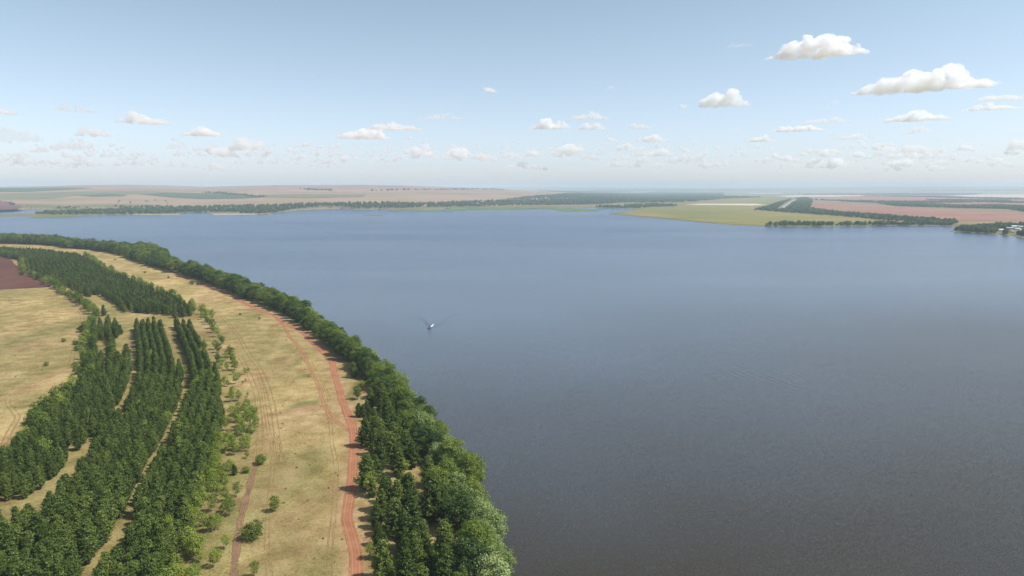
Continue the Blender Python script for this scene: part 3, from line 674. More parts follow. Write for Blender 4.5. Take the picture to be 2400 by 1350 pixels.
# ------------------------------------------------------------------ light birches and aspens
def along(pts, spacing, wid, z=LAND, n=1):
    c = catmull(P2(pts, z), 2); s = np.concatenate([[0], np.cumsum(np.linalg.norm(np.diff(c, axis=0), axis=1))]); q = np.arange(0, s[-1], spacing)
    p = np.column_stack([np.interp(q, s, c[:,0]), np.interp(q, s, c[:,1])]); return np.concatenate([p + rng.normal(0, wid, p.shape) for _ in range(n)])
def grid(poly, sp, jit=0.35, out=()):
    poly = np.asarray(poly); lo, hi = poly.min(0), poly.max(0)
    X, Y = np.meshgrid(np.arange(lo[0], hi[0], sp), np.arange(lo[1], hi[1], sp)); p = np.stack([X.ravel(), Y.ravel()], 1)
    p += rng.uniform(-jit, jit, p.shape)*sp; return clip(p, poly, out)
bl = 'yellow green young birch in the loose strip between pines and meadow'
B1 = along([(500,1060),(485,1110),(470,1170),(458,1230),(446,1300),(426,1380),(405,1450)], 3.0, 1.5)
B2 = grid(P2([(505,1090),(560,1110),(555,1180),(545,1230),(535,1290),(530,1350),(520,1440),(425,1440),(455,1300),(475,1210),(490,1140)], LAND), 4.2, 0.5)
B2 = B2[rng.random(len(B2)) < 0.85]
B5 = grid(P2([(530,870),(592,860),(602,960),(606,1060),(588,1095),(555,1105),(508,1085),(530,1000)], LAND), 6.0, 0.5)
B5 = B5[rng.random(len(B5)) < 0.5]
for p in B5: s = random.uniform(0.22, 0.7); tree('birch', p[0], p[1], s, 'small pale green sapling scattered in the grass right of the plantation', group='saplings in the grass right of the plantation', name='young_tree')
B3 = P2([(560,940),(580,962),(590,985),(545,985),(556,990),(566,1002),(580,1000),(585,985),(575,970),(560,975),(520,1050),(530,1062),(545,1055),(580,1050),(572,1058),(545,930),(553,900),(527,905),(560,1010),(570,1020),(528,1010),(588,1030),(512,1070),(598,1012),(508,930)], LAND)
B4 = P2([(498,770),(510,790),(515,800),(530,845),(545,850),(510,850),(540,838),(505,820),(550,868),(532,868),(517,872),(487,760),(500,780),(522,806),(512,826)], LAND)
for p in B1: s = random.uniform(0.55, 0.95); tree('birch', p[0], p[1], s, bl, group='birches of the strip beside the meadow', name='birch_tree')
for p in B2: s = random.uniform(0.42, 0.88); tree('birch', p[0], p[1], s, bl, group='birches of the strip beside the meadow')
for p in B3: s = random.uniform(0.65, 0.95); tree('birch', p[0], p[1], s, 'light green birch in the open grass right of the right plantation block', group='birches right of the plantation')
for p in B4: s = random.uniform(0.6, 0.95); tree(random.choice(['birch','aspen']), p[0], p[1], s, 'light tree in the loose line above the right corner of the plantation', group='light trees above the plantation corner', name='young_tree')
BR = along([(200,603),(250,638),(330,672),(400,702),(450,728),(478,745),(490,757)], 6.5, 2.6, n=1)
for p in BR: s = random.uniform(0.75, 1.1); tree(random.choice(['aspen','birch']), p[0], p[1], s, 'lighter green tree on the meadow edge of the far plantation', group='light trees edging the far plantation', name='young_tree')
BLf = np.concatenate([along([(-40,600),(20,602),(48,612),(56,640),(90,655),(130,675),(165,700),(190,712),(214,738),(212,765),(207,800),(200,840),(190,880)], 5.5, 1.6), along([(170,925),(140,955),(100,985),(80,1020),(60,1050),(20,1095),(-10,1110)], 4.5, 2.2, n=2)])
for p in BLf:
    sw_ = stretch(p[0], p[1], (700, 900, 1010), ('beside the ploughed field', 'beside the field track', 'below the field track', 'at the left picture edge'))
    s = random.uniform(0.7, 1.15); tree(random.choice(['aspen','aspen','birch','shrub']), p[0], p[1], s*(1.6 if False else 1), 'mid green hedge tree on the left field side, ' + sw_, group='trees edging the left field ' + sw_, name='hedge_tree')
# single bushes and trees with a place of their own
for k, x, y, s, l, nm in (('shrub',592,1262,1.25,'big round dark green bush by the brown track, casting a dark shadow','shrub'), ('aspen',645,1198,0.62,'lone light green tree with open crown in the middle of the meadow','young_tree'),
    ('shrub',612,1088,0.85,'low green bush on the meadow at the upper end of the brown track','shrub'), ('shrub',577,1108,0.6,'yellowish small bush beside the small dark pine','shrub'), ('birch',598,1352,0.55,'small pale bushy tree at the bottom of the meadow','young_tree'),
    ('shrub',177,808,0.75,'small round bush with shadow on the left field track','shrub'), ('shrub',149,801,0.6,'tiny pale bush in the left field beside the round one','shrub'), ('shrub',108,858,0.6,'low faint bush in the lower left field','shrub'), ('shrub',50,1035,0.7,'small light bush at the left edge by the curved red track','shrub'),
    ('shrub',146,690,0.7,'pale bush by the corner of the ploughed field','shrub'), ('birch',834,878,0.75,'bright green tree left of the shore wood by the bend of the road','young_tree'), ('aspen',838,936,0.8,'mid green small tree in the open grass beside the red road','young_tree'),
    ('aspen',850,915,0.6,'smallest green tree in the open grass beside the shore wood','young_tree'), ('pine',830,885,0.9,'dark small pine by the bend of the road','pine_tree'), ('shrub',280,598,1.0,'round bush on the far meadow edge by the shore trees','shrub'), ('shrub',450,667,1.1,'bushy tree standing out left of the far shore trees','shrub'),
    ('shrub',465,668,0.9,'small bush by the far end of the red road','shrub'), ('shrub',333,619,1.1,'bush on the upper meadow below the shore trees','shrub'), ('shrub',395,652,0.6,'tiny dry bush in the upper meadow','shrub'), ('shrub',340,640,0.6,'tiny bush in the upper meadow left','shrub'),
    ('shrub',270,610,0.55,'tiny bush in the far upper meadow','shrub'), ('shrub',563,738,0.4,'tiny bush in the mid meadow','shrub'), ('shrub',608,748,0.4,'low dark tuft on the meadow near the road fork','shrub')):
    q = G(x, y, LAND); tree(k, q[0], q[1], s, l, cat='bush' if k == 'shrub' else 'tree', name=nm)

# ------------------------------------------------------------------ trees along the near shore
SW = P2([(556,690),(568,701),(614,715),(656,733),(682,748),(722,775),(752,796),(788,826),(812,850),(850,880),(860,915),(900,945),(940,1000),(975,1060),(1015,1120),(1030,1200),(1060,1270),(1090,1350),(1120,1500),
         (1212,1500),(1184,1340),(1166,1275),(1144,1213),(1114,1160),(1086,1113),(1055,1068),(1024,1018),(988,968),(943,915),(893,868),(842,826),(785,784),(738,754),(706,724),(652,700),(592,685)], LAND)
sw = grid(SW, 5.3, 0.42)
sw = sw[np.argsort(np.hypot(sw[:,0], sw[:,1]))]; sds = shore(sw[:,0], sw[:,1])
rest = []; cnt = 0
for p, sd in zip(sw, sds):
    if cnt < 260 and sd > 0.3:
        cnt += 1; D = np.hypot(*p); s = random.uniform(0.75, 1.1)
        sw_ = stretch(p[0], p[1], (850, 960, 1080, 1220), ('above the bend of the red road', 'by the open grass beside the road', 'behind the first shore pines', 'level with the small clearing', 'at the lower picture edge'))
        if sd < 6.5 and D < 700 and random.random() < 0.75:
            tree('willow', p[0], p[1], s*0.82, 'pale silvery willow leaning over the lake, ' + sw_, group='silver willows of the near shore ' + sw_)
        elif random.random() < 0.55: tree('greenwillow', p[0], p[1], s*0.85, 'mid green broadleaf tree in the near shore wood, ' + sw_, group='mid green trees of the shore wood ' + sw_, name='broadleaf_tree')
        else: tree('poplar', p[0], p[1], s*0.9, 'dark green broadleaf tree in the near shore wood, ' + sw_, group='dark green trees of the shore wood ' + sw_)
    else: rest.append(p)
q = G(1075, 1195, LAND); tree('willow', q[0], q[1], 0.75, 'greyish white crowned willow standing out in the lower shore wood')
SP = P2([(834,978),(862,940),(900,950),(935,1000),(970,1060),(1005,1120),(1022,1200),(1050,1270),(1080,1350),(1108,1500),(868,1500),(872,1350),(880,1292),(868,1240),(860,1180),(853,1130),(857,1080),(853,1035),(842,1000)], LAND)
CLR = [P2([(905,1118),(1000,1112),(1000,1195),(915,1190)], LAND), P2([(985,1205),(1045,1200),(1045,1290),(990,1285)], LAND)]
sp = grid(SP, 4.9, 0.4, CLR); print('SHORE', len(sw), len(sp))
for p in sp:
    s = random.uniform(0.62, 0.92)
    if near_line(road_c, np.array([p[0]]), np.array([p[1]]))[0] < 8.5 and random.random() < 0.8: s *= 0.62
    sw_ = stretch(p[0], p[1], (1060, 1190, 1290), ('at its upper end', 'level with the clearing', 'below the clearing', 'at the lower picture edge'))
    tree('bigpine', p[0], p[1], s, 'dark pine in the shore wood beside the red road, ' + sw_, group='pines of the shore wood ' + sw_)
q = G(1012, 1222, LAND); tree('bigpine', q[0], q[1], 1.12, 'tallest dark pine in the shore wood, beside a small clearing')
for x, y, s, l in ((868,1162,0.9,'yellow green tree among the shore pines beside the red road'), (948,1115,0.75,'bright green tree at the back of the small clearing'), (965,1092,0.7,'bright green young tree above the small clearing'), (868,1310,0.6,'light young tree by the side track and the red road')):
    q = G(x, y, LAND); tree('birch', q[0], q[1], s, l)
# low weeds dotting the dry grass
wd1 = grid(P2([(520,740),(640,745),(760,850),(800,960),(818,1100),(800,1400),(600,1400),(625,1100),(590,900)], LAND), 4.5, 0.5); wd1 = wd1[rng.random(len(wd1)) < 0.22]
wd2 = grid(P2([(-100,700),(120,690),(170,760),(150,860),(100,930),(20,1040),(-100,1100)], LAND), 6.5, 0.5); wd2 = wd2[rng.random(len(wd2)) < 0.25]
scatter_stuff('weeds', np.concatenate([wd1, wd2]), ['shrub'], 'low weeds and tufts dotting the dry grassland', 'weeds', 0.03, 0.09, 2.0)
# farther shore band
FB = P2([(-300,563),(0,564),(130,568),(165,576),(230,582),(300,587),(350,589),(388,602),(390,612),(412,628),(450,641),(490,653),(540,669),(592,686),(572,702),(520,678),(474,660),(432,647),(390,635),(356,627),(328,616),(290,600),(247,591),(200,585),(147,581),(113,575),(0,571),(-300,572)], LAND)
fb = grid(FB, 6.2, 0.4); fb = fb[np.argsort(np.hypot(fb[:,0], fb[:,1]))]
for i, p in enumerate(fb):
    if i < 70: s = random.uniform(0.85, 1.25); tree(random.choice(['poplar','poplar','greenwillow']), p[0], p[1], s, 'dark broadleaf tree in the far thin band along the left shore', group='dark trees of the left shore band', name='broadleaf_tree')
    else: rest.append(p)
q = P2([(376,604),(380,608),(372,600),(368,607)], LAND)
for p in q: tree('willow', p[0], p[1], 1.0, 'pale willow on the tip of the left headland', group='pale willows on the headland tip')
print('FB', len(fb), 'rest', len(rest))
scatter_stuff('shore_wood', rest, ['poplar','greenwillow'], 'dark broadleaf wood lining the left shore into the distance', 'trees', 0.8, 1.2)

# ------------------------------------------------------------------ woods beyond the lake
CUT = hit([1856,1874,1840,1812], [466.5,466.5,491,495])
def wood(name, pts, sp, label, smin=0.4, smax=1.05, sxy=1.25, thin=0.75, kinds=('poplar','greenwillow')):
    h = hit([p[0] for p in pts], [p[1] for p in pts]); p = grid(h, sp, 0.5)
    p = p[rng.random(len(p)) < thin]; p = p[~inpoly(CUT, p[:,0], p[:,1])]; p = p[shore(p[:,0], p[:,1]) > 1]
    print('WOOD', name, len(p)); scatter_stuff(name, p, list(kinds), label, 'trees', smin, smax, sxy)
wood('shore_trees', [(80,502.5),(110,499),(240,493),(350,490),(480,485),(640,482),(800,478),(900,476),(1010,478),(980,487),(900,489),(800,489),(690,492.5),(640,497),(480,497.5),(420,500),(300,502.5),(130,504)], 15, 'blue green trees on the low far shore left of centre', thin=0.7)
wood('shore_trees', [(560,500),(600,497.5),(650,496.5),(690,494),(620,501)], 13, 'patch of trees beside the sandy far shore')
wood('shore_trees', [(1000,477),(1150,471),(1300,468),(1500,466),(1480,474),(1400,480),(1300,481.5),(1200,482),(1080,486),(1000,486)], 20, 'belt of blue green trees on the far shore in the middle', thin=0.8)
wood('distant_wood', [(1180,468),(1300,458),(1350,453),(1540,451.5),(1700,453),(1690,460),(1790,463),(1700,466),(1620,474),(1480,476),(1440,469),(1350,465)], 38, 'dark blue distant wood beyond the marsh in the middle', 0.6, 1.2, 2.2, 0.8)
wood('marsh_trees', [(1390,486),(1460,484.5),(1530,485.5),(1500,488),(1430,488.5)], 16, 'small dark row of trees on the marsh edge')
wood('marsh_trees', [(1460,483),(1530,480),(1590,482),(1580,484.5),(1480,486.5)], 16, 'small clump of trees behind the marsh', thin=0.8)
wood('corridor_wood', [(1770,492),(1762,496),(1800,485),(1850,468),(1890,463),(1905,470),(1897,490),(1960,499),(2090,509),(2250,521),(2230,529),(2080,518),(1990,510),(1900,502),(1820,497)], 13, 'dense green wood between the meadow and the red field', 0.5, 0.95, 1.3, 0.8)
wood('shore_trees', [(1785,530),(1830,524.5),(1960,527),(2080,525),(2230,526.5),(2230,529),(2080,528.5),(1900,530.5)], 9.5, 'dark rounded trees along the water below the green meadow', 0.45, 0.85)
for a in ([(1900,469),(2000,472),(2120,474),(2300,472),(2400,475),(2600,478),(2600,480),(2400,477),(2300,475),(2120,477.5),(2040,476)], [(2060,478),(2120,478.5),(2250,484),(2350,483),(2400,486),(2600,490),(2600,500),(2400,497),(2360,491),(2250,488.5),(2100,483.5)],
          [(2160,469),(2260,469.5),(2370,471),(2370,472.5),(2240,471.5)], [(2010,460.5),(2200,460.8),(2280,464),(2500,468),(2500,470),(2300,466),(2180,462.5)]):
    wood('tree_belt', a, 15 if a[0][1] > 470 else 24, 'thin dark tree belt between the red and straw fields on the right', 0.7, 1.1, 1.4, 0.75)
wood('distant_wood', [(1850,456.5),(2050,455.5),(2300,455),(2280,457),(2000,457.5)], 45, 'long thin dark tree line before the pale fields', 1.0, 1.5, 2.4, 0.6)
wood('distant_wood', [(2100,447),(2500,443.5),(2600,446),(2300,448.5)], 90, 'blue tree lines close to the right horizon', 0.8, 1.4, 3.5, 0.6)
wood('distant_wood', [(1250,447),(1400,444.5),(1700,444),(1900,446),(1700,448.5),(1500,449.5),(1300,450)], 100, 'faint blue wood under the horizon in the middle', 0.8, 1.4, 3.5, 0.6)
wood('hill_trees', [(470,451.5),(520,452),(625,461.5),(618,464),(560,459.5),(500,454.5)], 22, 'thin dark tree line on the far slope beside the green field', 0.6, 0.9, 1.4, 0.5)
wood('hill_trees', [(700,443),(780,446),(778,447.6),(720,446)], 26, 'small dark tree line high on the bare slope', 0.6, 1.0, 1.6, 0.6)
wood('hill_trees', [(855,447),(1050,444),(1180,445),(1180,446),(1050,445.3),(870,448.6)], 30, 'thin tree line crossing the upper bare slope', 0.6, 1.0, 1.8, 0.5)
wood('hill_trees', [(230,474),(290,470),(400,470),(400,477),(300,478)], 60, 'scattered dark bushes on the far dry slope', 0.4, 0.8, 1.2, 0.25)
wood('hill_trees', [(0,470),(60,485),(150,487),(270,484),(400,484.5),(420,487),(250,489),(60,490),(20,480)], 20, 'low trees along the foot of the far slope', 0.4, 0.8, 1.4, 0.6)

# right headland with village houses
HL = P2([(2232,541),(2260,536.5),(2330,531.5),(2400,528),(2600,532),(2700,560),(2500,563),(2400,555),(2330,547.5),(2270,544)], LAND)
HOUSES = [((2346,541.5),11,7,3.0,'white','small bright white house among trees on the right headland'), ((2378,533.5),16,8,3.2,'grey','long pale roofed shed at the back of the headland village'), ((2392,534),12,8,3.2,'grey','grey roofed shed right of the long pale one'),
          ((2366,537),15,7,2.8,'grey','low grey roofed building in front of the pale sheds'), ((2384,538.4),11,6,2.8,'white','white walled low house right of the grey building'), ((2372,545),6,5,2.5,'grey','tiny hut near the water below the white house'), ((2391,542.5),7,5,2.8,'white','small pale hut at the right picture edge')]
hx = [G(h[0][0], h[0][1], LAND) for h in HOUSES]
hp = grid(HL, 7.5, 0.45); 
hr = []; hn_ = 0
hp = hp[np.argsort(np.hypot(hp[:,0], hp[:,1]))]
for i, p in enumerate(hp):
    px, py = project(p[0], p[1], LAND)
    if any(abs(px-h[0][0]) < 11 and -3 < py-h[0][1] < 7 for h in HOUSES) or px > 2460: continue
    if hn_ < 55 and px < 2410:
        hn_ += 1; s = random.uniform(0.6, 0.95); tree(random.choice(['poplar','greenwillow','aspen']), p[0], p[1], s, 'dark green tree at the water edge of the right headland below the village houses', group='trees on the water edge of the right headland', name='broadleaf_tree')
    else: hr.append(p)
scatter_stuff('headland_wood', hr, ['poplar','greenwillow','aspen'], 'dense green trees round the village on the right headland', 'trees', 0.55, 0.95)
M['white'] = plain('white_wall', (0.75,0.74,0.72)); M['grey'] = plain('grey_wall', (0.45,0.42,0.4)); M['roofw'] = plain('pale_metal_roof', (0.72,0.72,0.74), 0.5); M['roofg'] = plain('grey_roof', (0.42,0.42,0.45), 0.6)
M['glass'] = plain('dark_window_glass', (0.03,0.035,0.04), 0.2, spec=0.5)
def bx(x0, x1, y0, y1, z0, z1):
    V = [(x0,y0,z0),(x1,y0,z0),(x1,y1,z0),(x0,y1,z0),(x0,y0,z1),(x1,y0,z1),(x1,y1,z1),(x0,y1,z1)]
    return V, [(0,3,2,1),(4,5,6,7),(0,1,5,4),(1,2,6,5),(2,3,7,6),(3,0,4,7)]
for (pxy, L, Wd, hh, m, lab), q in zip(HOUSES, hx):
    e = bpy.data.objects.new('house', None); COL.objects.link(e); e.location = (q[0], q[1], LAND); e.rotation_euler = (0,0,random.uniform(-0.2,0.2)); tag(e, lab, 'house', 'houses of the headland village')
    v, f = bx(-L/2, L/2, -Wd/2, Wd/2, 0, hh); obj('wall', mesh_np('house_wall', v, f, M[m]), e)
    rt = 0.22*Wd; o = 0.4
    v = [(-L/2-o,-Wd/2-o,hh+.02),(L/2+o,-Wd/2-o,hh+.02),(L/2+o,Wd/2+o,hh+.02),(-L/2-o,Wd/2+o,hh+.02),(-L/2-o,0,hh+rt),(L/2+o,0,hh+rt),(-L/2-o,0,hh+.02),(L/2+o,0,hh+.02)]
    f = [(0,1,5,4),(2,3,4,5),(0,4,3,6),(1,7,2,5),(0,6,3,3)]
    me = bpy.data.meshes.new('house_roof'); me.from_pydata(v[:6], [], [(0,1,5,4),(2,3,4,5),(0,4,3),(1,2,5),(0,3,2,1)]); me.materials.append(M['roofw' if m == 'white' or L == 16 else 'roofg']); me.update(); obj('roof', me, e)
    for k in (-0.3, 0.05, 0.32):
        v, f = bx(k*L-0.5, k*L+0.5, -Wd/2-0.04, -Wd/2+0.01, 0.9, 2.1); obj('window', mesh_np('house_window', v, f, M['glass']), e)

# ------------------------------------------------------------------ motorboat with wake
bq = G(1006, 769, 0)
hd = G(1000, 772.5, 0) - G(1011, 766, 0); ang = math.atan2(hd[1], hd[0])
M['hull'] = plain('dark_red_brown_hull', (0.10,0.05,0.045), 0.35, 0.1, spec=0.5); M['deck'] = plain('pale_deck', (0.6,0.56,0.52), 0.5); M['foam'] = plain('white_foam', (0.8,0.82,0.84), 0.7, 0.1, 2)
M['motor'] = plain('black_plastic', (0.03,0.03,0.03), 0.4)
boat = bpy.data.objects.new('motorboat', None); COL.objects.link(boat); boat.location = (bq[0], bq[1], 0); boat.rotation_euler = (0, R(-4), ang)
tag(boat, 'small dark motorboat speeding over the lake towards the lower left, trailing white foam', 'boat')
st = np.linspace(0, 1, 9); V = []; F = []
for t in st:
    x = -2.4 + 4.9*t; wb = 0.95*(1-max(0, (t-0.45)/0.55)**2.2) + 0.01; zt = 0.62+0.25*t*t; kz = -0.25+0.35*max(0, (t-0.6)/0.4)**2
    V += [(x, -wb, zt), (x, -wb*0.8, 0.12+kz*0.3), (x, 0, kz), (x, wb*0.8, 0.12+kz*0.3), (x, wb, zt)]
for i in range(8):
    for j in range(4): a = i*5+j; F.append((a, a+1, a+6, a+5))
me = bpy.data.meshes.new('boat_hull'); me.from_pydata(V, [], F+[(0,4,3,2,1)]); me.materials.append(M['hull']); me.update(); obj('hull', me, boat)
V = []; F = []
for t in st:
    x = -2.4 + 4.9*t; wb = 0.93*(1-max(0, (t-0.45)/0.55)**2.2) + 0.01; zt = 0.62+0.25*t*t - (0.0 if t > 0.55 else 0.3)
    V += [(x, -wb, zt), (x, 0, zt+(0.06 if t > 0.55 else 0)), (x, wb, zt)]
for i in range(8):
    for j in range(2): a = i*3+j; F.append((a, a+1, a+4, a+3))
me = bpy.data.meshes.new('boat_deck'); me.from_pydata(V, [], F); me.materials.append(M['deck']); me.update(); obj('deck', me, boat)
me = bpy.data.meshes.new('boat_windscreen'); me.from_pydata([(0.35,-0.7,0.72),(0.35,0.7,0.72),(0.1,0.6,1.15),(0.1,-0.6,1.15),(0.39,-0.7,0.72),(0.39,0.7,0.72),(0.14,0.6,1.16),(0.14,-0.6,1.16)], [], [(0,1,2,3),(4,7,6,5),(0,4,5,1),(3,2,6,7)]); me.materials.append(M['glass']); me.update(); obj('windscreen', me, boat)
v, f = bx(-2.75, -2.38, -0.2, 0.2, 0.35, 1.05); v2, f2 = bx(-2.62, -2.5, -0.06, 0.06, -0.5, 0.35); v, f = join([(v, f), (v2, f2)]); obj('outboard_motor', mesh_np('boat_motor', v, f, M['motor']), boat)
for yy in (-0.45, 0.45):
    v, f = bx(-0.9, -0.35, yy-0.25, yy+0.25, 0.38, 0.62); v2, f2 = bx(-1.0, -0.88, yy-0.25, yy+0.25, 0.5, 0.95); v, f = join([(v, f), (v2, f2)]); obj('seat', mesh_np('boat_seat', v, f, M['deck']), boat)
# wake: real wave ridges spreading behind the boat, and the foam behind the motor
def ridge(pts, wid, hgt):
    c = catmull(P2(pts), 1.5); T = np.gradient(c, axis=0); T /= np.linalg.norm(T, axis=1)[:,None]; Nn = np.stack([T[:,1], -T[:,0]], 1)
    n = len(c); f = np.linspace(0, 1, n); env = np.minimum(1, f/0.06)*np.minimum(1, (1-f)/0.5)
    vs = np.linspace(-1, 1, 9); prof = (0.5+0.5*np.cos(vs*math.pi))
    W_ = wid*(0.45+0.8*f)
    V = c[:,None,:] + Nn[:,None,:]*(vs[None,:,None]*W_[:,None,None])
    z = 0.012 + hgt*env[:,None]*prof[None,:]
    I = (np.arange(n-1)[:,None]*9 + np.arange(8)[None,:]).ravel()
    return np.column_stack([V.reshape(-1,2), z.ravel()]), np.stack([I, I+1, I+10, I+9], 1)
parts = [ridge(p, 0.8, h*0.42) for p, h in (([(1008,764),(1001,757),(994,750),(987,742),(980,735)], 0.5), ([(1009,762),(1002,755),(996,748),(990,741),(982,733),(972,726)], 0.45), ([(1007,765),(999,759),(990,752),(978,747),(960,743),(935,740)], 0.4),
        ([(1011,768),(1021,763),(1032,755),(1044,748),(1056,741),(1075,738),(1100,736)], 0.5), ([(1014,766),(1025,760),(1036,752),(1050,744),(1064,737),(1090,732)], 0.45), ([(1018,768),(1030,762),(1046,755),(1062,749),(1085,745)], 0.35))]
v, f = [], []
o_ = 0
for a, b in parts: v.append(a); f.append(b+o_); o_ += len(a)
me = mesh_np('boat_wake', np.concatenate(v), np.concatenate(f), M['water'], True); me.update()
tag(obj('boat_wake', me), 'spreading V of low waves behind the motorboat', 'wake', kind='stuff')
V = []; F = []
c = catmull(P2([(1008,768),(1011,765.5),(1014,762.5),(1016.5,759.5)]), 0.5); n = len(c)
T = np.gradient(c, axis=0); T /= np.linalg.norm(T, axis=1)[:,None]
for i, p in enumerate(c):
    wv = 0.55*(1-i/n)**0.6 + 0.06
    for s_ in (-1, -0.4, 0.4, 1): V.append((p[0]+T[i][1]*wv*s_, p[1]-T[i][0]*wv*s_, 0.05 + (0.28*(1-i/n) if abs(s_) < 0.5 else 0) + 0.12*random.random()*(1-i/n)))
for i in range(n-1):
    for j in range(3): a = i*4+j; F.append((a, a+1, a+5, a+4))
tag(obj('foam_trail', mesh_np('foam_trail', V, F, M['foam'], True)), 'short white foam trail behind the motorboat', 'foam', kind='stuff')

# ------------------------------------------------------------------ clouds (closed volumes at their own height)
def cloud_mat(name, dens, size):
    m, nt = new_mat(name); v = nt.nodes.new('ShaderNodeVolumePrincipled')
    v.inputs['Color'].default_value = (1,1,1,1); v.inputs['Anisotropy'].default_value = 0.25
    n = noise(nt, 2.2/size, 4, 0.62)
    ln(nt, math_n(nt, 'MULTIPLY', ramp(nt, n, [(0.36, (0.12,0.12,0.12)), (0.6, (1,1,1))]), dens), v.inputs['Density'])
    o = nt.nodes.new('ShaderNodeOutputMaterial'); ln(nt, v.outputs[0], o.inputs['Volume']); return m
ICO = {}
def vnoise(p):                                   # smooth value noise, -1..1
    i = np.floor(p).astype(np.int64); f = p - i; f = f*f*(3-2*f); o = np.zeros(len(p))
    for dx in (0,1):
        for dy in (0,1):
            for dz in (0,1):
                h = ((i[:,0]+dx)*73856093) ^ ((i[:,1]+dy)*19349663) ^ ((i[:,2]+dz)*83492791)
                h = (h ^ (h >> 13))*1274126177 & 0x7fffffff
                v = (h % 10007)/5003.5 - 1
                o += v*(f[:,0] if dx else 1-f[:,0])*(f[:,1] if dy else 1-f[:,1])*(f[:,2] if dz else 1-f[:,2])
    return o
def cloud_mesh(blobs, amp, voxel):
    if 'v' not in ICO:
        bm = bmesh.new(); bmesh.ops.create_icosphere(bm, subdivisions=2, radius=1)
        ICO['v'] = np.array([v.co[:] for v in bm.verts]); ICO['f'] = np.array([[v.index for v in f.verts] for f in bm.faces]); bm.free()
    nv_ = len(ICO['v'])
    me = mesh_np('tmp', np.concatenate([ICO['v']*np.array(r_) + np.array(c) for c, r_ in blobs]), np.concatenate([ICO['f'] + nv_*k_ for k_ in range(len(blobs))]))
    o = bpy.data.objects.new('tmp', me); COL.objects.link(o); md = o.modifiers.new('r', 'REMESH'); md.mode = 'VOXEL'; md.voxel_size = voxel
    dg = bpy.context.evaluated_depsgraph_get(); me2 = bpy.data.meshes.new_from_object(o.evaluated_get(dg)); bpy.data.objects.remove(o)
    n_ = len(me2.vertices); P = np.empty(n_*3, np.float32); me2.vertices.foreach_get('co', P); P = P.reshape(-1,3).astype(float)
    Nv = np.empty(n_*3, np.float32); me2.vertices.foreach_get('normal', Nv); Nv = Nv.reshape(-1,3)
    d = np.zeros(n_); f_ = 1/(amp*4); a_ = 1.0; o_ = random.uniform(0, 50)
    for _ in range(5): d += a_*vnoise(P*f_ + o_); f_ *= 2.1; a_ *= 0.6
    d = (d + 0.25)*amp; d[Nv[:,2] < -0.3] *= 0.3
    me2.vertices.foreach_set('co', (P + Nv*d[:,None]).astype(np.float32).ravel()); me2.update()
    return me2
CL = [ # x0, x1, y_top, y_base, weight, label
 (1800,2020,84,134,1.0,'largest white cloud high on the right, flat oval with a thin right end'), (2018,2300,152,214,1.0,'long lumpy white cloud at right with a shaded grey base'), (1640,1752,200,250,0.9,'peaked white cloud right of centre with flat base'),
 (2078,2214,252,284,0.8,'bumpy cloud below the long lumpy one'), (2290,2410,213,236,0.6,'flat streaky cloud at the right picture edge, upper of two'), (2264,2378,240,258,0.7,'flat streaky cloud at the right picture edge, lower of two'),
 (278,392,259,290,0.75,'broad white cloud high on the left'), (428,517,291,319,0.85,'compact two humped white cloud left of centre'), (180,256,288,320,0.7,'round topped cloud left below the broad one'), (541,632,311,352,0.7,'tall puffy cloud above the left of centre bank'),
 (790,915,294,325,0.85,'long white cloud with bright left bumps left of centre'), (858,990,282,305,0.7,'thin white cloud resting above the long one'), (1132,1163,199,217,0.6,'tiny lone cloud high in the middle'), (1242,1338,276,302,0.8,'small slanting white cloud right of the middle'),
 (1332,1426,260,280,0.6,'thin cloud above the slanting one'), (1352,1424,284,304,0.6,'flat small cloud right of the slanting one'), (1470,1528,285,301,0.5,'faint flat small cloud at centre right'), (1812,1926,286,308,0.8,'low flat white cloud below the peaked cloud'),
 (1880,1990,270,288,0.5,'pale cloud strip just above the low flat one'), (1748,1812,313,332,0.7,'small bright cloud low at centre right'), (-30,34,246,268,0.6,'small white cloud cut by the left picture edge'), (-20,90,282,332,0.45,'hazy big cloud at the left picture edge'),
 (122,232,242,262,0.4,'faint long cloud high at far left'), (975,1086,263,280,0.4,'faint thin cloud line high near the middle'), (1490,1575,312,332,0.6,'flat cloud over the centre right bank'), (1700,1770,94,110,0.2,'very faint wisp left of the largest cloud'),
 (1590,1612,240,256,0.5,'tiny puff left of the peaked cloud'), (1945,1968,232,246,0.4,'tiny puff below and between the two largest clouds'), (140,200,318,352,0.5,'bright bump in the far left bank'), (2110,2190,295,313,0.5,'flat small cloud under the bumpy one at right'),
 (2098,2186,328,358,0.6,'domed cloud in the right bank'), (1940,2048,308,327,0.5,'flat broken cloud in the right bank'), (2360,2430,310,350,0.5,'puffy cloud low at the right picture edge'), (1480,1590,345,366,0.6,'bright low bar of cloud right of centre'), (390,440,325,350,0.45,'bright bump in the left bank'), (1414,1444,200,210,0.25,'faint small wisp high right of the middle')]
crng = random.Random(5)
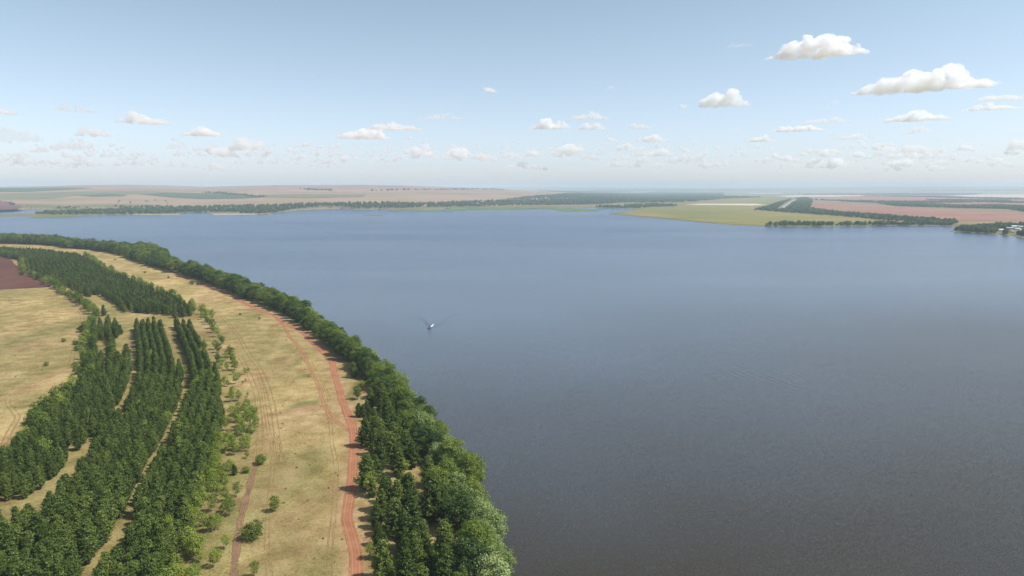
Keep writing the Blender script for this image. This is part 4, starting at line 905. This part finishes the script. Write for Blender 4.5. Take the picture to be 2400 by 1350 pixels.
def cloud_blobs(W_, Hh, dep, n, r_=crng, flo=0.42):
    bl = []; npk = 2 if W_ < 3*Hh else 3
    pk = sorted((r_.uniform(-0.36, 0.30), r_.uniform(0.55, 1.0), r_.uniform(0.09, 0.2)) for _ in range(npk))
    for i in range(n):
        u = 0.5*(2*r_.random()-1)
        side = max(0.0, 1-(2*abs(u))**2.2)
        env = side*max([flo] + [p[1]*math.exp(-((u-p[0])/p[2])**2) for p in pk])
        r0 = Hh*r_.uniform(0.09, 0.2)*(0.45+0.8*side)
        z = r_.random()**0.7*max(0, Hh*env - r0)
        bl.append(((u*W_, r_.uniform(-0.3, 0.3)*dep*side, z+r0*0.7), (r0*r_.uniform(1.2, 2.0), r0*r_.uniform(1.1, 1.6), r0*r_.uniform(0.75, 1.05))))
    for i in range(n//3):                        # nearly flat, ragged base
        u = (r_.random()-0.5)*0.96; side = max(0.1, 1-(2*abs(u))**2)
        bl.append(((u*W_, r_.uniform(-0.3, 0.3)*dep*side, Hh*0.09*r_.uniform(0.6,1.5)), (W_*0.06*r_.uniform(0.6,1.5), W_*0.05, Hh*0.08*side+Hh*0.03)))
    return bl
CB = 1500.0
for i, (x0, x1, yt, yb, wgt, lab) in enumerate(CL):
    a, f_, d_ = ray((x0+x1)/2, yb); t = (CB-HC)/d_; t = min(float(t), 42000.)
    zb = HC + float(d_)*t; X = float(a)*t; Y = float(f_)*t
    W_ = (x1-x0)/FPX*t; Hh = (yb-yt)/FPX*t
    me = cloud_mesh(cloud_blobs(W_, Hh, W_*0.45, 90 if W_/Hh > 2.5 else 50, flo=(0.86, 0.62, 0.45)[min(i, 2)]), Hh*0.10, max(Hh/22, W_/120))
    me.materials.clear(); me.materials.append(cloud_mat('cloud_vapour', 7.0*wgt**2.0/(Hh), Hh))
    o = obj('cloud', me); o.location = (X, Y, zb); o.rotation_euler = (0, 0, -math.atan2(X, Y)); tag(o, lab, 'cloud', 'clouds in the sky')
V = []; 
bank = []
mats = [cloud_mat('thin_vapour', d, 400) for d in (0.008, 0.0065, 0.0048)]
for bi, (y0, y1, n, T_, lo, hi) in enumerate(((320,350,90,30000.,10,40), (338,374,150,38000.,14,62), (358,402,120,46000.,24,110))):
    parts = []
    for i in range(n):
        x = -60 + 2520*(i+crng.random())/n; yb = crng.uniform(y0, y1)
        if bi == 0 and (930 < x < 1080 or 1400 < x < 1480): continue
        W_ = crng.uniform(lo, hi)*1.4/FPX*T_; Hh = W_*crng.uniform(0.16, 0.36)
        a, f_, d_ = ray(x, yb); X = float(a)*T_; Y = float(f_)*T_ + crng.uniform(-3000, 3000); zb = HC + float(d_)*T_
        for c, r in cloud_blobs(W_, Hh, W_*0.4, 9): parts.append(((c[0]+X, c[1]+Y, c[2]+zb), r))
    me = cloud_mesh(parts, 65, 85); me.materials.clear(); me.materials.append(mats[bi])
    o = obj('cloud_bank', me); tag(o, ('upper broken edge of the cloud bank above the horizon', 'middle of the pale cloud bank above the horizon', 'lowest faint layer of cloud just over the horizon')[bi], 'clouds', kind='stuff')

# ------------------------------------------------------------------ haze: one even box of air round the whole place
m, nt = new_mat('air'); v = nt.nodes.new('ShaderNodeVolumePrincipled')
v.inputs['Color'].default_value = (0.72,0.86,0.98,1); v.inputs['Density'].default_value = 1.0e-4; v.inputs['Anisotropy'].default_value = 0.0
o = nt.nodes.new('ShaderNodeOutputMaterial'); ln(nt, v.outputs[0], o.inputs['Volume'])
vv, ff = bx(-92000, 92000, -4000, 92000, -6, 190)
tag(obj('haze', mesh_np('haze', vv, ff, m)), kind='stuff')
